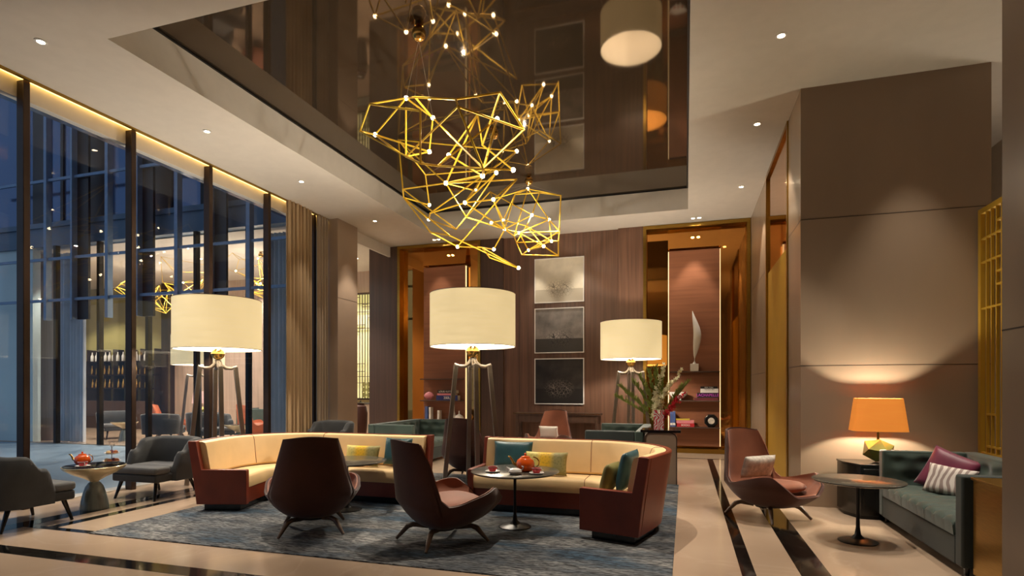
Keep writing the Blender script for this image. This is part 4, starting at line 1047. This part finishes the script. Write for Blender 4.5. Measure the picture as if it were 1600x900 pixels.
CH2=({'A': (-4.65, 8.6, 5.69), 'B': (-2.62, 8.8, 5.33), 'C': (-4.41, 8.3, 4.73), 'D': (-4.66, 8.8, 4.78), 'E': (-4.41, 9.3, 4.78), 'F': (-4.39, 9.1, 5.25), 'G': (-3.47, 8.3, 4.0), 'H': (-3.54, 8.9, 4.37), 'I': (-3.56, 8.1, 4.67), 'J': (-2.7, 8.0, 4.7), 'K': (-3.31, 9.1, 5.11), 'L': (-3.48, 9.2, 4.91), 'M': (-3.73, 7.9, 4.16), 'N': (-4.42, 9.3, 4.52), 'O': (-4.06, 8.6, 4.08), 'P': (-3.74, 9.0, 3.91), 'Q': (-2.87, 8.2, 3.49), 'R': (-3.22, 8.8, 3.81), 'S': (-3.15, 9.2, 3.87), 'T': (-3.2, 8.0, 4.3), 'U': (-2.65, 8.9, 4.91), 'V': (-3.54, 8.2, 3.88), 'X': (-2.53, 8.6, 3.39), 'Y': (-2.78, 8.1, 4.34), 'Z': (-2.79, 8.7, 4.05), 'W': (-2.95, 9.2, 5.23)},'AB AC AF FE FW BJ BM CI IU CG CD DE DO DN NG OV OP PR VX IH GH HJ HZ IL LT TM TY TZ PU RX QX RQ RS SZ NM BK KL YZ WI DV KT UY AI JT')
CH3=({'a': (-3.04, 11.0, 5.5), 'b': (-2.32, 10.8, 5.23), 'c': (-2.37, 10.9, 4.56), 'd': (-2.28, 10.4, 4.24), 'e': (-2.37, 10.8, 4.06), 'f': (-3.05, 10.6, 4.08), 'g': (-3.31, 11.1, 4.46), 'h': (-3.18, 10.5, 4.43), 'i': (-3.66, 11.3, 5.01), 'j': (-3.31, 10.3, 4.52), 'k': (-2.74, 10.2, 4.71), 'l': (-2.67, 11.3, 4.93), 'm': (-3.2, 10.9, 4.6), 'n': (-2.59, 10.5, 4.19), 'o': (-3.11, 11.3, 4.34), 'p': (-2.62, 10.3, 5.15), 'q': (-3.88, 11.1, 5.56), 'r': (-3.16, 10.5, 5.24), 's': (-3.18, 11.4, 4.87), 't': (-2.48, 10.7, 4.33), 'y': (-3.75, 10.9, 5.33), 'x': (-4.37, 11.0, 5.05), 'z': (-3.68, 10.6, 4.76)},'ab bc cd de ef fg gh hj ay ar ri al pk pr lc kj ks lm mn mo on ot ts si iy yq qx xj jm hm gt dt co en fo zj zi kl cm pb rj qk ns la lt sg ah ij')

ch1 = chandelier(CH1,(-2.97,5.98),'large gold wire chandelier nearest the camera, hanging from the mirrored recess','cijswxqzv')
ch2 = chandelier(CH2,(-2.98,8.7),'middle gold wire chandelier, its frame tangled between the other two','BEILNPSTYXJ')
ch3 = chandelier(CH3,(-2.99,10.9),'far gold wire chandelier, smallest looking, lowest right of the three','aijklmnotz')
for data, x, y, rz, lb, bl in ((CH1,-15.9,13.2,.6,'gold wire chandelier across the courtyard, left of the lamp','cis'),(CH2,-13.1,13.0,.3,'gold wire chandelier across the courtyard, above the left floor lamp','BEI'),(CH3,-11.3,13.0,1.2,'gold wire chandelier across the courtyard, right of the left floor lamp','aij')):
    t_ = chandelier(data, {id(CH1):(-2.97,5.98),id(CH2):(-2.98,8.7),id(CH3):(-2.99,10.9)}[id(data)], lb, bl, .006, group='wire chandeliers across the courtyard')
    t_.location = (x,y,5.27); t_.rotation_euler = (0,0,rz); t_.scale = (.8,)*3
# ---- rug
o = box(-5.84,-.10,4.26,9.0,0,.012).build('rug','rug',bev=.004); tag(o,'large blue-grey woven rug under the curved sofas','rug')

# ================================================================== CAMERA
cam = bpy.data.cameras.new('camera'); co = bpy.data.objects.new('camera', cam); C.objects.link(co)
cam.sensor_width = 36; cam.lens = 36*884/1600; cam.shift_y = (605-450)/1600
co.location = (0,0,1.5); co.rotation_euler = (PI/2,0,math.atan(271.2/884)); cam.clip_end = 200
sc = bpy.context.scene; sc.camera = co
sc.view_settings.view_transform = 'Standard'; sc.view_settings.look = 'None'; sc.view_settings.gamma = 1; sc.view_settings.exposure = 0
sc.view_settings.use_curve_mapping = False
sc.cycles.use_denoising = True; sc.cycles.max_bounces = 8; sc.cycles.diffuse_bounces = 4; sc.cycles.glossy_bounces = 4; sc.cycles.transparent_max_bounces = 16
sc.cycles.sample_clamp_indirect = 4; sc.cycles.caustics_reflective = False; sc.cycles.caustics_refractive = False
